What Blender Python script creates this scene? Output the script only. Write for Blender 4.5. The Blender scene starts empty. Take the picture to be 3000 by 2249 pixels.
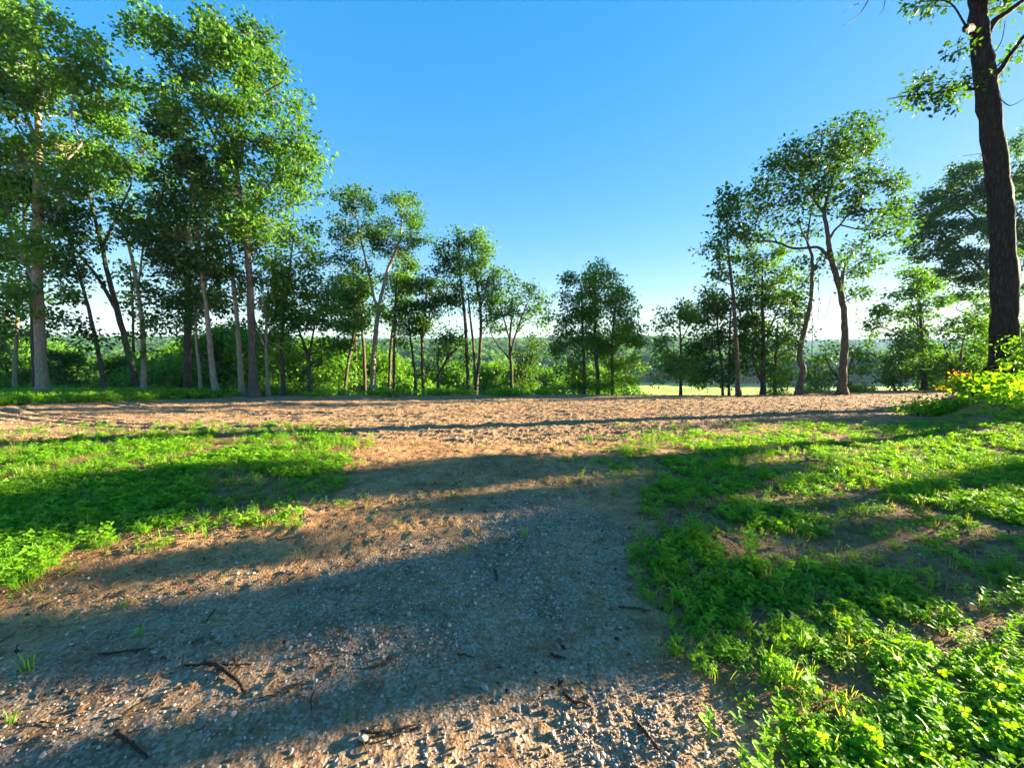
import bpy, math, random
import numpy as np

random.seed(7)
RNG = np.random.default_rng(7)
S = bpy.context.scene
COL = S.collection

# ------------------------------------------------------------------ camera
EYE = 1.6
FPX = 1126.0                                   # focal length in photo pixels (3000 wide)
PITCH = math.atan(114.5 / FPX)                 # looking slightly down
cam_d = bpy.data.cameras.new('camera')
cam_d.sensor_width = 36.0
cam_d.lens = 36.0 * FPX / 3000.0
cam_d.clip_start = 0.05
cam_d.clip_end = 12000
cam = bpy.data.objects.new('camera', cam_d)
COL.objects.link(cam)
cam.location = (0, 0, EYE)
cam.rotation_euler = (math.pi / 2 - PITCH, 0, 0)
S.camera = cam

# ------------------------------------------------------------------ light
SUN_AZ, SUN_EL = math.radians(74), math.radians(11)   # azimuth clockwise from +Y
SUN = np.array([math.sin(SUN_AZ) * math.cos(SUN_EL), math.cos(SUN_AZ) * math.cos(SUN_EL), math.sin(SUN_EL)])
w = bpy.data.worlds.new('World')
S.world = w
w.use_nodes = True
wn = w.node_tree
bg = wn.nodes['Background']
sky = wn.nodes.new('ShaderNodeTexSky')
sky.sky_type = 'NISHITA'
sky.sun_disc = False
sky.sun_elevation = SUN_EL
sky.sun_rotation = SUN_AZ
sky.altitude = 200
sky.air_density = 1.0
sky.dust_density = 0.25
sky.ozone_density = 3.0
hsv = wn.nodes.new('ShaderNodeHueSaturation')
hsv.inputs['Saturation'].default_value = 2.75
hsv.inputs['Hue'].default_value = 0.512
gam = wn.nodes.new('ShaderNodeGamma')           # softer range between the deep blue overhead and the pale horizon
gam.inputs[1].default_value = 0.31
wn.links.new(sky.outputs[0], gam.inputs[0])
wn.links.new(gam.outputs[0], hsv.inputs['Color'])
wn.links.new(hsv.outputs[0], bg.inputs[0])
bg.inputs[1].default_value = 0.098
sl = bpy.data.lights.new('sun', 'SUN')
sl.energy = 5.0
sl.angle = math.radians(0.5)
sl.color = (1.0, 0.87, 0.60)
so = bpy.data.objects.new('sun', sl)
COL.objects.link(so)
so.location = (60, 20, 40)
so.rotation_euler = (math.pi / 2 - SUN_EL, 0, math.pi - SUN_AZ)

S.view_settings.view_transform = 'Standard'
S.view_settings.look = 'None'
S.view_settings.gamma = 1.0
S.view_settings.use_curve_mapping = False
S.view_settings.exposure = 3.0
S.render.engine = 'CYCLES'
cy = S.cycles
cy.max_bounces = 6
cy.diffuse_bounces = 3
cy.glossy_bounces = 2
cy.transmission_bounces = 4
cy.transparent_max_bounces = 4
cy.volume_bounces = 0
cy.caustics_reflective = False
cy.caustics_refractive = False
cy.use_adaptive_sampling = True
cy.adaptive_threshold = 0.015
cy.use_denoising = True
cy.sample_clamp_indirect = 4.0
S.render.filter_size = 1.15

# ------------------------------------------------------------------ helpers
CP, SP_ = math.cos(PITCH), math.sin(PITCH)


def P(px, py, Y):
    """world point seen at photo pixel (px, py) standing Y metres ahead"""
    dx = (px - 1500.0) / FPX
    dv = -(py - 1124.5) / FPX
    y = CP + dv * SP_
    z = -SP_ + dv * CP
    t = Y / y
    return np.array([dx * t, Y, EYE + z * t])


def pix(p):
    """photo pixel of world points (N,3)"""
    x, y, z = p[:, 0], p[:, 1], p[:, 2] - EYE
    d = y * CP - z * SP_
    v = y * SP_ + z * CP
    d = np.maximum(d, 1e-3)
    return np.stack([1500 + FPX * x / d, 1124.5 - FPX * v / d], 1)


def sstep(a, b, x):
    t = np.clip((x - a) / (b - a), 0, 1)
    return t * t * (3 - 2 * t)


def _hash(ix, iy, s):
    n = (ix.astype(np.int64) * 374761393 + iy.astype(np.int64) * 668265263 + s * 1442695041) & 0xFFFFFFFF
    n = ((n ^ (n >> 13)) * 1274126177) & 0xFFFFFFFF
    return ((n ^ (n >> 16)) & 0xFFFF) / 65535.0


def vnoise(x, y, s=0):
    ix, iy = np.floor(x), np.floor(y)
    fx, fy = x - ix, y - iy
    fx, fy = fx * fx * (3 - 2 * fx), fy * fy * (3 - 2 * fy)
    a, b = _hash(ix, iy, s), _hash(ix + 1, iy, s)
    c, d = _hash(ix, iy + 1, s), _hash(ix + 1, iy + 1, s)
    return (a + (b - a) * fx) * (1 - fy) + (c + (d - c) * fx) * fy


def fbm(x, y, octv=4, s=0):
    v, amp, tot = 0, 1.0, 0
    for k in range(octv):
        v = v + amp * vnoise(x * 2 ** k + 17.3 * k, y * 2 ** k - 9.1 * k, s + k)
        tot += amp
        amp *= 0.5
    return v / tot


def softmax_(a, b, k):
    return np.logaddexp(a / k, b / k) * k


def crest(x):
    return 22.6 + 7.0 * sstep(15, 25, x) + 1.6 * (fbm(x / 9.0, x * 0 + 3.3, 2, 5) - 0.5) - 0.9 * sstep(-8, -20, x) * 0


def H_smooth(x, y):
    x = np.asarray(x, float)
    y = np.asarray(y, float)
    plane = -0.0738 * 0.7 * np.logaddexp(0, (y - 4.6) / 0.7)
    plane = np.maximum(plane, -0.0738 * 60)
    plane = plane + 1.0 * sstep(1.10, 1.30, x / np.maximum(y, 1.0)) * sstep(5, 13, y) * sstep(24, 18, y)
    plane = plane + 0.10 * (fbm(x / 3.0, y / 3.0, 2, 21) - 0.5) * sstep(1, 5, y)
    yc = crest(x)
    over = y - yc
    fall = -0.0738 * (yc - 4.6) + 0.02 - 0.30 * over
    h = -softmax_(-plane, -fall, 0.10)
    valley = -25.0 + 3.0 * (fbm(x / 90.0, y / 90.0, 3, 31) - 0.5)
    wob = 120 * (fbm(x / 260.0, y / 900.0, 3, 41) - 0.5)
    r = y + 0.16 * np.abs(x)
    r = r + 150 * sstep(0.12, -0.15, x / np.maximum(y, 1.0)) * sstep(120, 260, y)
    hill = 17.0 * sstep(270, 640, r + wob) + 8 * sstep(900, 1700, r + 2 * wob) + 30 * (fbm(x / 300.0 + 7, y / 330.0, 3, 51) - 0.5) * sstep(300, 700, r)
    hill = hill - 14 * sstep(0.25, 0.75, x / np.maximum(y, 1.0)) * sstep(300, 500, r) * sstep(1500, 1100, r)
    far = valley + hill
    return np.where(y > 23, softmax_(h, far, 0.8), h)


# near-field boundary of the tilled field (photo pixels), and the path
FIELD_NEAR = np.array([(-2000, 1300), (0, 1290), (540, 1278), (1085, 1284), (1330, 1296), (1600, 1304), (1760, 1296), (2000, 1275), (2170, 1248), (2440, 1222), (2620, 1208), (2690, 1196), (2700, 1158), (4500, 1120)], float)
FIELD_BACK = np.array([(-2500, 1235), (0, 1188), (250, 1176), (560, 1166), (640, 1160), (700, 1158), (5000, 1150)], float)
VEG_L = [(-900, 1312), (0, 1302), (203, 1284), (600, 1272), (950, 1278), (1060, 1292), (1040, 1340), (960, 1372), (1000, 1424), (870, 1472), (760, 1520), (515, 1546), (310, 1602), (135, 1685), (0, 1750), (-900, 1990)]
VEG_R = [(1750, 1338), (1900, 1302), (2034, 1262), (2300, 1240), (2576, 1226), (2700, 1190), (3000, 1150), (6500, 1110), (6500, 2600), (2420, 2400), (2230, 2110), (2034, 1953), (1960, 1870), (1935, 1700), (1890, 1560), (1850, 1460), (1790, 1410)]
PATH = [(1490, 1440), (1700, 1460), (1860, 1560), (1930, 1880), (2230, 2160), (2420, 2400), (-1500, 2900), (-1500, 2020), (0, 1890), (400, 1760), (950, 1630), (1300, 1560)]


def sd_poly(p, poly):
    """signed pixel distance to polygon (+ inside)"""
    poly = np.array(poly, float)
    n = len(poly)
    d = np.full(len(p), 1e18)
    inside = np.zeros(len(p), bool)
    for i in range(n):
        a, b = poly[i], poly[(i + 1) % n]
        e = b - a
        wv = p - a
        t = np.clip((wv @ e) / (e @ e), 0, 1)
        q = wv - t[:, None] * e
        d = np.minimum(d, (q * q).sum(1))
        c = ((a[1] <= p[:, 1]) & (b[1] > p[:, 1])) | ((b[1] <= p[:, 1]) & (a[1] > p[:, 1]))
        with np.errstate(divide='ignore', invalid='ignore'):
            xs = a[0] + (p[:, 1] - a[1]) * e[0] / (e[1] if e[1] != 0 else 1e-9)
        inside ^= c & (p[:, 0] < xs)
    d = np.sqrt(d)
    return np.where(inside, d, -d)


def ground_masks(x, y, h=None):
    """field / gravel / vegetation weights of ground points, fixed in the world"""
    if h is None:
        h = H_smooth(x, y)
    p3 = np.stack([x, np.maximum(y, 0.7), h], 1)
    q = pix(p3)
    nz = fbm(x * 1.1, y * 1.1, 3, 61) - 0.5
    row = q[:, 1] + 26 * nz
    near = np.interp(q[:, 0], FIELD_NEAR[:, 0], FIELD_NEAR[:, 1])
    back = np.interp(q[:, 0], FIELD_BACK[:, 0], FIELD_BACK[:, 1])
    field = sstep(6, -10, row - near) * sstep(-3, 3, row - back) * (y > 5.2)
    sc = (q[:, 1] - 1010) / 500.0
    vl = sstep(-60, 45, sd_poly(q, VEG_L) + 150 * nz * sc)
    vr = sstep(-110, 150, sd_poly(q, VEG_R) + 260 * nz * sc)
    for (cx, cy_, rx, ry, k) in [(2310, 1372, 110, 34, .9), (2600, 1500, 170, 45, .25), (2750, 1660, 260, 55, .5), (2230, 1620, 90, 40, .6), (2440, 1585, 130, 36, .7), (2180, 1990, 130, 60, .6), (2420, 1420, 90, 30, .5), (2850, 1760, 130, 60, .6)]:
        e = ((q[:, 0] - cx) / rx) ** 2 + ((q[:, 1] - cy_) / ry) ** 2
        vr = vr * (1 - k * np.exp(-e))
    path = sstep(-70, 90, sd_poly(q, PATH) + 160 * nz * sc)
    behind = y < 0.9
    path = np.where(behind, sstep(2.2, 1.0, np.abs(x + 0.3)), path)
    vl = np.where(behind, sstep(2.0, 3.0, -x), vl)
    vr = np.where(behind, sstep(1.2, 2.4, x), vr)
    verge = sstep(3, -3, row - back) * (y > 8) * (y < 30)
    return dict(field=field, veg=np.maximum(vl, vr), vl=vl, vr=vr, path=path * (1 - field), verge=verge, q=q)


def relief(x, y, m):
    """clods, ruts and lumps"""
    f = m['field']
    r = 0.05 * (fbm(x * 2.2, y * 2.2, 3, 71) - 0.5) * (0.4 + 0.6 * f)
    clod = fbm(x * (7.0 + 5.0 * f), y * (7.0 + 7.0 * f), 3, 81)
    rt = sstep(-0.45, 0.35, x / np.maximum(y, 1.0))
    r = r + ((0.014 + 0.040 * rt) * f + (0.024 - 0.011 * m['path']) * (1 - f)) * (np.abs(clod - 0.5) * 2 - 0.25)
    fine = fbm(x * 24, y * 24, 2, 91) - 0.5
    r = r + (0.03 * f + 0.012) * fine
    # tyre and track marks of the grader, sweeping arcs across the left of the field
    rad = np.hypot(x + 3.0, y - 34.0)
    mark = np.sin(rad * 2 * math.pi / 0.42) * np.clip(np.sin(rad * 2 * math.pi / 3.1) * 2, 0, 1)
    r = r + 0.026 * f * mark * sstep(3, -3, x)
    row = np.sin((y + 0.22 * x + 0.5 * fbm(x * 0.5, y * 0.5, 2, 79)) * 2 * math.pi / 0.55)
    r = r + 0.016 * f * row * (0.4 + 0.6 * fbm(x * 0.8, y * 0.8, 2, 78)) + 0.03 * f * sstep(0.58, 0.75, fbm(x * 1.6, y * 2.6, 3, 77))
    rough = np.exp(-((m['q'][:, 0] - 1650) / 420.0) ** 2 - ((m['q'][:, 1] - 1350) / 70.0) ** 2)
    r = r + rough * 0.07 * (fbm(x * 4.5, y * 4.5, 3, 101) - 0.45)
    return r * sstep(60, 25, y)


def H(x, y):
    x = np.atleast_1d(np.asarray(x, float))
    y = np.atleast_1d(np.asarray(y, float))
    h = H_smooth(x, y)
    return h + relief(x, y, ground_masks(x, y, h))


# ------------------------------------------------------------------ mesh building
class MB:
    def __init__(s):
        s.v, s.t, s.q, s.n = [], [], [], 0
        s.tv, s.mt, s.mq = [], [], []

    def add(s, v, tris=None, quads=None, tint=0.5, mat=0):
        v = np.asarray(v, float)
        s.v.append(v)
        s.tv.append(np.broadcast_to(np.asarray(tint, float), (len(v),)))
        if tris is not None and len(tris):
            tris = np.asarray(tris) + s.n
            s.t.append(tris)
            s.mt.append(np.full(len(tris), mat))
        if quads is not None and len(quads):
            quads = np.asarray(quads) + s.n
            s.q.append(quads)
            s.mq.append(np.full(len(quads), mat))
        s.n += len(v)

    def tube(s, pts, rad, sides=8, wob=0.0, cap=True, tint=0.5):
        pts = np.asarray(pts, float)
        rad = np.asarray(rad, float)
        n = len(pts)
        tan = np.gradient(pts, axis=0)
        tan /= np.linalg.norm(tan, axis=1)[:, None] + 1e-9
        ref = np.array([0, 0, 1.0]) if abs(tan[:, 2].mean()) < 0.8 else np.array([1.0, 0, 0])
        a = np.cross(tan, ref)
        a /= np.linalg.norm(a, axis=1)[:, None] + 1e-9
        b = np.cross(tan, a)
        th = np.arange(sides) * 2 * math.pi / sides
        rr = rad[:, None] * np.ones((1, sides))
        if wob:
            rr = rr * (1 + wob * (RNG.random((n, sides)) - 0.5) * 2)
        v = pts[:, None] + rr[..., None] * (np.cos(th)[None, :, None] * a[:, None] + np.sin(th)[None, :, None] * b[:, None])
        v = v.reshape(-1, 3)
        i = np.arange(n - 1)[:, None] * sides
        j = np.arange(sides)[None]
        k = (j + 1) % sides
        quads = np.stack([i + j, i + k, i + sides + k, i + sides + j], -1).reshape(-1, 4)
        tris = []
        if cap:
            v = np.vstack([v, pts[-1:] + tan[-1:] * rad[-1] * 0.5, pts[:1]])
            e = (n - 1) * sides
            tris = [(e + q_, e + (q_ + 1) % sides, n * sides) for q_ in range(sides)] + [((q_ + 1) % sides, q_, n * sides + 1) for q_ in range(sides)]
        s.add(v, tris, quads, tint)

    def build(s, name, mats, parent=None, origin=(0, 0, 0), smooth=False, link=True):
        me = bpy.data.meshes.new(name)
        v = np.concatenate(s.v) - np.asarray(origin, float)
        q = np.concatenate(s.q) if s.q else np.zeros((0, 4), int)
        t = np.concatenate(s.t) if s.t else np.zeros((0, 3), int)
        me.vertices.add(len(v))
        me.vertices.foreach_set('co', v.astype(np.float32).ravel())
        loops = np.concatenate([q.ravel(), t.ravel()]).astype(np.int32)
        me.loops.add(len(loops))
        me.loops.foreach_set('vertex_index', loops)
        me.polygons.add(len(q) + len(t))
        st = np.concatenate([np.arange(len(q)) * 4, len(q) * 4 + np.arange(len(t)) * 3]).astype(np.int32)
        me.polygons.foreach_set('loop_start', st)
        mi = np.concatenate((s.mq if s.mq else []) + (s.mt if s.mt else [])).astype(np.int32)
        me.polygons.foreach_set('material_index', mi)
        me.polygons.foreach_set('use_smooth', np.full(len(q) + len(t), smooth))
        at = me.attributes.new('tint', 'FLOAT', 'POINT')
        at.data.foreach_set('value', np.concatenate(s.tv).astype(np.float32))
        me.update(calc_edges=True)
        for m in (mats if isinstance(mats, (list, tuple)) else [mats]):
            me.materials.append(m)
        o = bpy.data.objects.new(name, me)
        if link:
            COL.objects.link(o)
        if parent is not None:
            o.parent = parent
        else:
            o.location = tuple(float(c) for c in origin)
        return o


def tag(o, label, cat, group=None, kind=None):
    if label:
        o['label'] = label
    if cat:
        o['category'] = cat
    if group:
        o['group'] = group
    if kind:
        o['kind'] = kind
    return o


def thing(name, label, cat, loc, group=None):
    o = bpy.data.objects.new(name, None)
    o.empty_display_size = 0.3
    COL.objects.link(o)
    o.location = tuple(float(c) for c in loc)
    return tag(o, label, cat, group)


def copy_thing(o, loc, rz=0, sc=1.0, label=None, group=None):
    c = o.copy()
    COL.objects.link(c)
    c.location = tuple(float(q) for q in loc)
    c.rotation_euler = (0, 0, rz)
    c.scale = (sc, sc, sc) if not isinstance(sc, tuple) else sc
    if label:
        c['label'] = label
    if group:
        c['group'] = group
    for ch in o.children:
        d = ch.copy()
        COL.objects.link(d)
        d.parent = c
    return c


# ------------------------------------------------------------------ materials
class N:
    def __init__(s, name):
        s.m = bpy.data.materials.new(name)
        s.m.use_nodes = True
        s.t = s.m.node_tree
        s.t.nodes.clear()
        s.out = s.t.nodes.new('ShaderNodeOutputMaterial')

    def n(s, kind, **kw):
        nd = s.t.nodes.new('ShaderNode' + kind)
        for k, v in kw.items():
            if hasattr(nd, k):
                setattr(nd, k, v)
            else:
                nd.inputs[k].default_value = v
        return nd

    def l(s, a, b):
        s.t.links.new(a, b)

    def ramp(s, fac, stops):
        r = s.n('ValToRGB')
        e = r.color_ramp.elements
        while len(e) < len(stops):
            e.new(0.5)
        for k, (p, c) in enumerate(stops):
            e[k].position = p
            e[k].color = (*c, 1)
        s.l(fac, r.inputs[0])
        return r.outputs[0]

    def noise(s, vec, scale, detail=4, rough=0.55):
        nz = s.n('TexNoise')
        nz.inputs['Scale'].default_value = scale
        nz.inputs['Detail'].default_value = detail
        nz.inputs['Roughness'].default_value = rough
        s.l(vec, nz.inputs['Vector'])
        return nz.outputs['Fac']

    def mix(s, fac, a, b, mode='MIX'):
        mx = s.n('Mix', data_type='RGBA', blend_type=mode)
        if isinstance(fac, (int, float)):
            mx.inputs[0].default_value = fac
        else:
            s.l(fac, mx.inputs[0])
        for idx, val in ((6, a), (7, b)):
            if isinstance(val, tuple):
                mx.inputs[idx].default_value = (*val, 1)
            else:
                s.l(val, mx.inputs[idx])
        return mx.outputs[2]

    def math(s, op, a, b=None):
        md = s.n('Math', operation=op)
        for k, val in enumerate((a, b)):
            if val is None:
                continue
            if isinstance(val, (int, float)):
                md.inputs[k].default_value = val
            else:
                s.l(val, md.inputs[k])
        return md.outputs[0]


def leaf_material(name, stops, trans=0.38, rough=0.55, spec=0.2, hue=1.0):
    k = N(name)
    at = k.n('Attribute', attribute_name='tint')
    oi = k.n('ObjectInfo')
    f = k.math('ADD', at.outputs['Fac'], k.math('MULTIPLY', k.math('SUBTRACT', oi.outputs['Random'], 0.5), 0.34))
    c = k.ramp(f, stops)
    p = k.n('BsdfPrincipled')
    p.inputs['Roughness'].default_value = rough
    p.inputs['Specular IOR Level'].default_value = spec
    k.l(c, p.inputs['Base Color'])
    tr = k.n('BsdfTranslucent')
    warm = k.mix(1.0, c, (2.1, 1.9, 0.45), 'MULTIPLY')
    k.l(warm, tr.inputs['Color'])
    mx = k.n('MixShader')
    mx.inputs[0].default_value = trans
    k.l(p.outputs[0], mx.inputs[1])
    k.l(tr.outputs[0], mx.inputs[2])
    k.l(mx.outputs[0], k.out.inputs[0])
    return k.m


def bark_material(name, lo, hi, scale=1.0, bump=0.5):
    k = N(name)
    tc = k.n('TexCoord')
    mp = k.n('Mapping')
    mp.inputs['Scale'].default_value = (16 * scale, 16 * scale, 1.9 * scale)
    k.l(tc.outputs['Object'], mp.inputs['Vector'])
    a = k.noise(mp.outputs[0], 1.6, 6, 0.65)
    vo = k.n('TexVoronoi', feature='DISTANCE_TO_EDGE')
    vo.inputs['Scale'].default_value = 1.5
    k.l(mp.outputs[0], vo.inputs['Vector'])
    fur = k.math('MULTIPLY', k.math('MINIMUM', k.math('MULTIPLY', vo.outputs['Distance'], k.math('ADD', a, 0.5)), 0.25), 4.0)
    big = k.noise(tc.outputs['Object'], 1.1, 3)
    f = k.math('ADD', k.math('MULTIPLY', a, 0.55), k.math('MULTIPLY', fur, 0.35))
    c = k.ramp(f, [(0.18, tuple(q * 0.45 for q in lo)), (0.45, lo), (0.8, hi)])
    c = k.mix(k.math('MULTIPLY', big, 0.5), c, tuple(q * 0.6 for q in (lo[0] * 0.9, lo[1] * 1.1, lo[2])))
    p = k.n('BsdfPrincipled')
    p.inputs['Roughness'].default_value = 0.9
    p.inputs['Specular IOR Level'].default_value = 0.15
    k.l(c, p.inputs['Base Color'])
    bp = k.n('Bump')
    bp.inputs['Strength'].default_value = bump
    bp.inputs['Distance'].default_value = 0.03
    k.l(f, bp.inputs['Height'])
    k.l(bp.outputs[0], p.inputs['Normal'])
    k.l(p.outputs[0], k.out.inputs[0])
    return k.m


def simple_material(name, stops, scale=8.0, rough=0.9, use_random=False, spec=0.2):
    k = N(name)
    tc = k.n('TexCoord')
    f = k.noise(tc.outputs['Object'], scale, 5, 0.6)
    if use_random:
        oi = k.n('ObjectInfo')
        f = k.math('ADD', k.math('MULTIPLY', f, 0.35), k.math('MULTIPLY', oi.outputs['Random'], 0.75))
    c = k.ramp(f, stops)
    p = k.n('BsdfPrincipled')
    p.inputs['Roughness'].default_value = rough
    p.inputs['Specular IOR Level'].default_value = spec
    k.l(c, p.inputs['Base Color'])
    k.l(p.outputs[0], k.out.inputs[0])
    return k.m


def ground_material(name):
    """bare soil that turns to grey gravel, tilled earth or leaf mould by the mesh's own attributes"""
    k = N(name)
    tc = k.n('TexCoord')
    pos = tc.outputs['Object']
    af = k.n('Attribute', attribute_name='field').outputs['Fac']
    ap = k.n('Attribute', attribute_name='gravel').outputs['Fac']
    av = k.n('Attribute', attribute_name='veg').outputs['Fac']
    fine = k.noise(pos, 38, 6, 0.7)
    mid = k.noise(pos, 6.5, 5, 0.6)
    big = k.noise(pos, 1.3, 4, 0.6)
    soil = k.ramp(k.math('ADD', k.math('MULTIPLY', fine, 0.6), k.math('MULTIPLY', mid, 0.4)), [(0.32, (0.125, 0.058, 0.024)), (0.5, (0.41, 0.205, 0.082)), (0.68, (0.62, 0.35, 0.155))])
    mould = k.ramp(mid, [(0.35, (0.05, 0.026, 0.013)), (0.6, (0.16, 0.082, 0.036))])
    patch = k.ramp(big, [(0.46, (0, 0, 0)), (0.60, (1, 1, 1))])
    soil = k.mix(k.math('MULTIPLY', patch, 0.5), soil, mould)
    till = k.ramp(k.math('ADD', k.math('MULTIPLY', fine, 0.65), k.math('MULTIPLY', mid, 0.35)), [(0.34, (0.11, 0.060, 0.030)), (0.5, (0.32, 0.183, 0.092)), (0.66, (0.52, 0.33, 0.175))])
    vo = k.n('TexVoronoi')
    vo.inputs['Scale'].default_value = 70
    k.l(pos, vo.inputs['Vector'])
    sep = k.n('SeparateColor')
    k.l(vo.outputs['Color'], sep.inputs[0])
    grav = k.ramp(sep.outputs[0], [(0.1, (0.08, 0.066, 0.054)), (0.5, (0.21, 0.18, 0.15)), (0.9, (0.40, 0.35, 0.30))])
    gmask = k.math('MULTIPLY', k.math('MULTIPLY', ap, 0.6), k.ramp(k.math('ADD', mid, k.math('MULTIPLY', fine, 0.3)), [(0.46, (0.1, 0.1, 0.1)), (0.70, (0.85, 0.85, 0.85))]))
    c = k.mix(gmask, soil, grav)
    c = k.mix(af, c, till)
    c = k.mix(k.math('MULTIPLY', av, 0.6), c, mould)
    p = k.n('BsdfPrincipled')
    p.inputs['Roughness'].default_value = 0.92
    p.inputs['Specular IOR Level'].default_value = 0.2
    k.l(c, p.inputs['Base Color'])
    bp = k.n('Bump')
    bp.inputs['Strength'].default_value = 0.8
    bp.inputs['Distance'].default_value = 0.02
    k.l(k.math('ADD', fine, k.math('MULTIPLY', vo.outputs['Distance'], 0.5)), bp.inputs['Height'])
    k.l(bp.outputs[0], p.inputs['Normal'])
    k.l(p.outputs[0], k.out.inputs[0])
    return k.m


def meadow_material(name, a, b, c_, scale=0.05):
    k = N(name)
    tc = k.n('TexCoord')
    f = k.math('ADD', k.math('MULTIPLY', k.noise(tc.outputs['Object'], scale, 5, 0.6), 0.7), k.math('MULTIPLY', k.noise(tc.outputs['Object'], 1.5, 4), 0.3))
    c = k.ramp(f, [(0.38, a), (0.5, b), (0.62, c_)])
    p = k.n('BsdfPrincipled')
    p.inputs['Roughness'].default_value = 0.95
    p.inputs['Specular IOR Level'].default_value = 0.1
    k.l(c, p.inputs['Base Color'])
    k.l(p.outputs[0], k.out.inputs[0])
    return k.m


LEAF = leaf_material('oak_leaf', [(0.0, (0.016, 0.05, 0.008)), (0.45, (0.055, 0.145, 0.014)), (0.8, (0.11, 0.24, 0.022)), (1.0, (0.17, 0.30, 0.028))])
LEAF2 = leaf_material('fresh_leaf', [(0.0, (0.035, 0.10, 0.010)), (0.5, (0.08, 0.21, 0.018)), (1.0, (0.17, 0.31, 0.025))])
AUTUMN = leaf_material('turning_leaf', [(0.0, (0.16, 0.09, 0.02)), (0.5, (0.34, 0.17, 0.03)), (1.0, (0.42, 0.30, 0.04))])
WEED = leaf_material('weed_leaf', [(0.0, (0.04, 0.13, 0.006)), (0.5, (0.12, 0.29, 0.010)), (1.0, (0.22, 0.40, 0.018))], trans=0.45, rough=0.6, spec=0.2)
BLADE = leaf_material('grass_blade', [(0.0, (0.05, 0.15, 0.010)), (0.5, (0.12, 0.27, 0.018)), (0.8, (0.20, 0.28, 0.04)), (1.0, (0.30, 0.25, 0.11))], trans=0.42)
BARK = bark_material('sunlit_grey_brown_bark', (0.34, 0.26, 0.19), (0.57, 0.455, 0.345))  # raised pale for the sunlit trunks, sunlight partly put into the colour
BARK_D = bark_material('shaded_dark_bark', (0.085, 0.06, 0.045), (0.19, 0.14, 0.105))  # darker tone for trunks in shade, the shade put into the bark colour
BARK_K = bark_material('blackish_oak_bark', (0.026, 0.02, 0.017), (0.085, 0.066, 0.054), 0.55, 1.0)
BARK_R = bark_material('rough_oak_bark', (0.115, 0.088, 0.068), (0.27, 0.215, 0.17), 0.8, 1.0)
DEADWOOD = bark_material('dead_wood', (0.16, 0.11, 0.07), (0.34, 0.25, 0.17), 3.0, 0.6)
GROUND = ground_material('soil')
MEADOW = meadow_material('meadow_grass', (0.20, 0.29, 0.035), (0.36, 0.43, 0.06), (0.50, 0.48, 0.12))
HILLSIDE = meadow_material('slope_grass', (0.03, 0.06, 0.012), (0.06, 0.11, 0.02), (0.10, 0.15, 0.03), 0.2)

# ------------------------------------------------------------------ ground, field, path, valley
def build_terrain():
    ys = np.concatenate([[-45, -25, -12, -5, -2, -0.6, 0.2, 0.7], np.geomspace(1.0, 7.0, 300)[0:-1], np.geomspace(7.0, 25.0, 240), np.geomspace(25.6, 130, 70), np.geomspace(134, 2300, 80)])
    us = np.tan(np.linspace(-1.0, 1.0, 640) * 0.985) / math.tan(0.985) * 1.65
    us = np.concatenate([[-4.5, -3.2, -2.3, -1.9], us, [1.9, 2.3, 3.2, 4.5]])
    wd = np.where(ys > 0.7, ys + 1.6, 2.3 + (0.7 - ys) * 0.8)
    X = us[None] * wd[:, None]
    Yg = np.repeat(ys[:, None], len(us), 1)
    x, y = X.ravel(), Yg.ravel()
    h = H_smooth(x, y)
    m = ground_masks(x, y, h)
    z = h + relief(x, y, m)
    R, Cn = X.shape
    i = np.arange(R - 1)[:, None] * Cn + np.arange(Cn - 1)[None]
    quads = np.stack([i, i + 1, i + Cn + 1, i + Cn], -1).reshape(-1, 4)
    fc = lambda a: a[quads].mean(1)
    fy, fx = fc(y), fc(x)
    over = fy - crest(fx)
    mead = (fy > 95) & (fy < 268 - 0.0 * fx) & (fx / fy > 0.0) | ((fy > 430) & (fy < 640) & (fx / fy > 0.66) & (fx / fy < 0.9)) | ((fy > 150) & (fy < 185) & (fx / fy < -0.1) & (fx / fy > -0.75)) | ((fy > 760) & (fy < 900) & (fx / fy > 0.02) & (fx / fy < 0.1))
    reg = np.full(len(quads), 0)                       # ground
    reg[fc(m['path']) > 0.5] = 1                       # track
    reg[fc(m['field']) > 0.5] = 2                      # field
    reg[over > 0.9] = 3                                # slope below the crest
    reg[(fy > 60) & (over > 0.9)] = 5
    reg[mead & (fy > 60)] = 4
    reg[(fy > 268) & ~mead] = 6
    names = {0: ('ground', GROUND), 1: ('path', GROUND), 2: ('field', GROUND), 3: ('hillside', HILLSIDE), 4: ('meadow', MEADOW), 5: ('valley_floor', HILLSIDE), 6: ('hills', HILLSIDE)}
    for r, (nm, mat) in names.items():
        f = quads[reg == r]
        if not len(f):
            continue
        used, inv = np.unique(f, return_inverse=True)
        b = MB()
        b.add(np.stack([x[used], y[used], z[used]], 1), quads=inv.reshape(-1, 4))
        o = b.build(nm, mat, smooth=True)
        o['kind'] = 'structure'
        for an, arr in (('field', m['field']), ('gravel', m['path']), ('veg', np.clip(m['veg'] + m['verge'], 0, 1))):
            a = o.data.attributes.new(an, 'FLOAT', 'POINT')
            a.data.foreach_set('value', arr[used].astype(np.float32))


build_terrain()

# ------------------------------------------------------------------ trees
def unit(v):
    return v / (np.linalg.norm(v, axis=-1, keepdims=True) + 1e-9)


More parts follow.
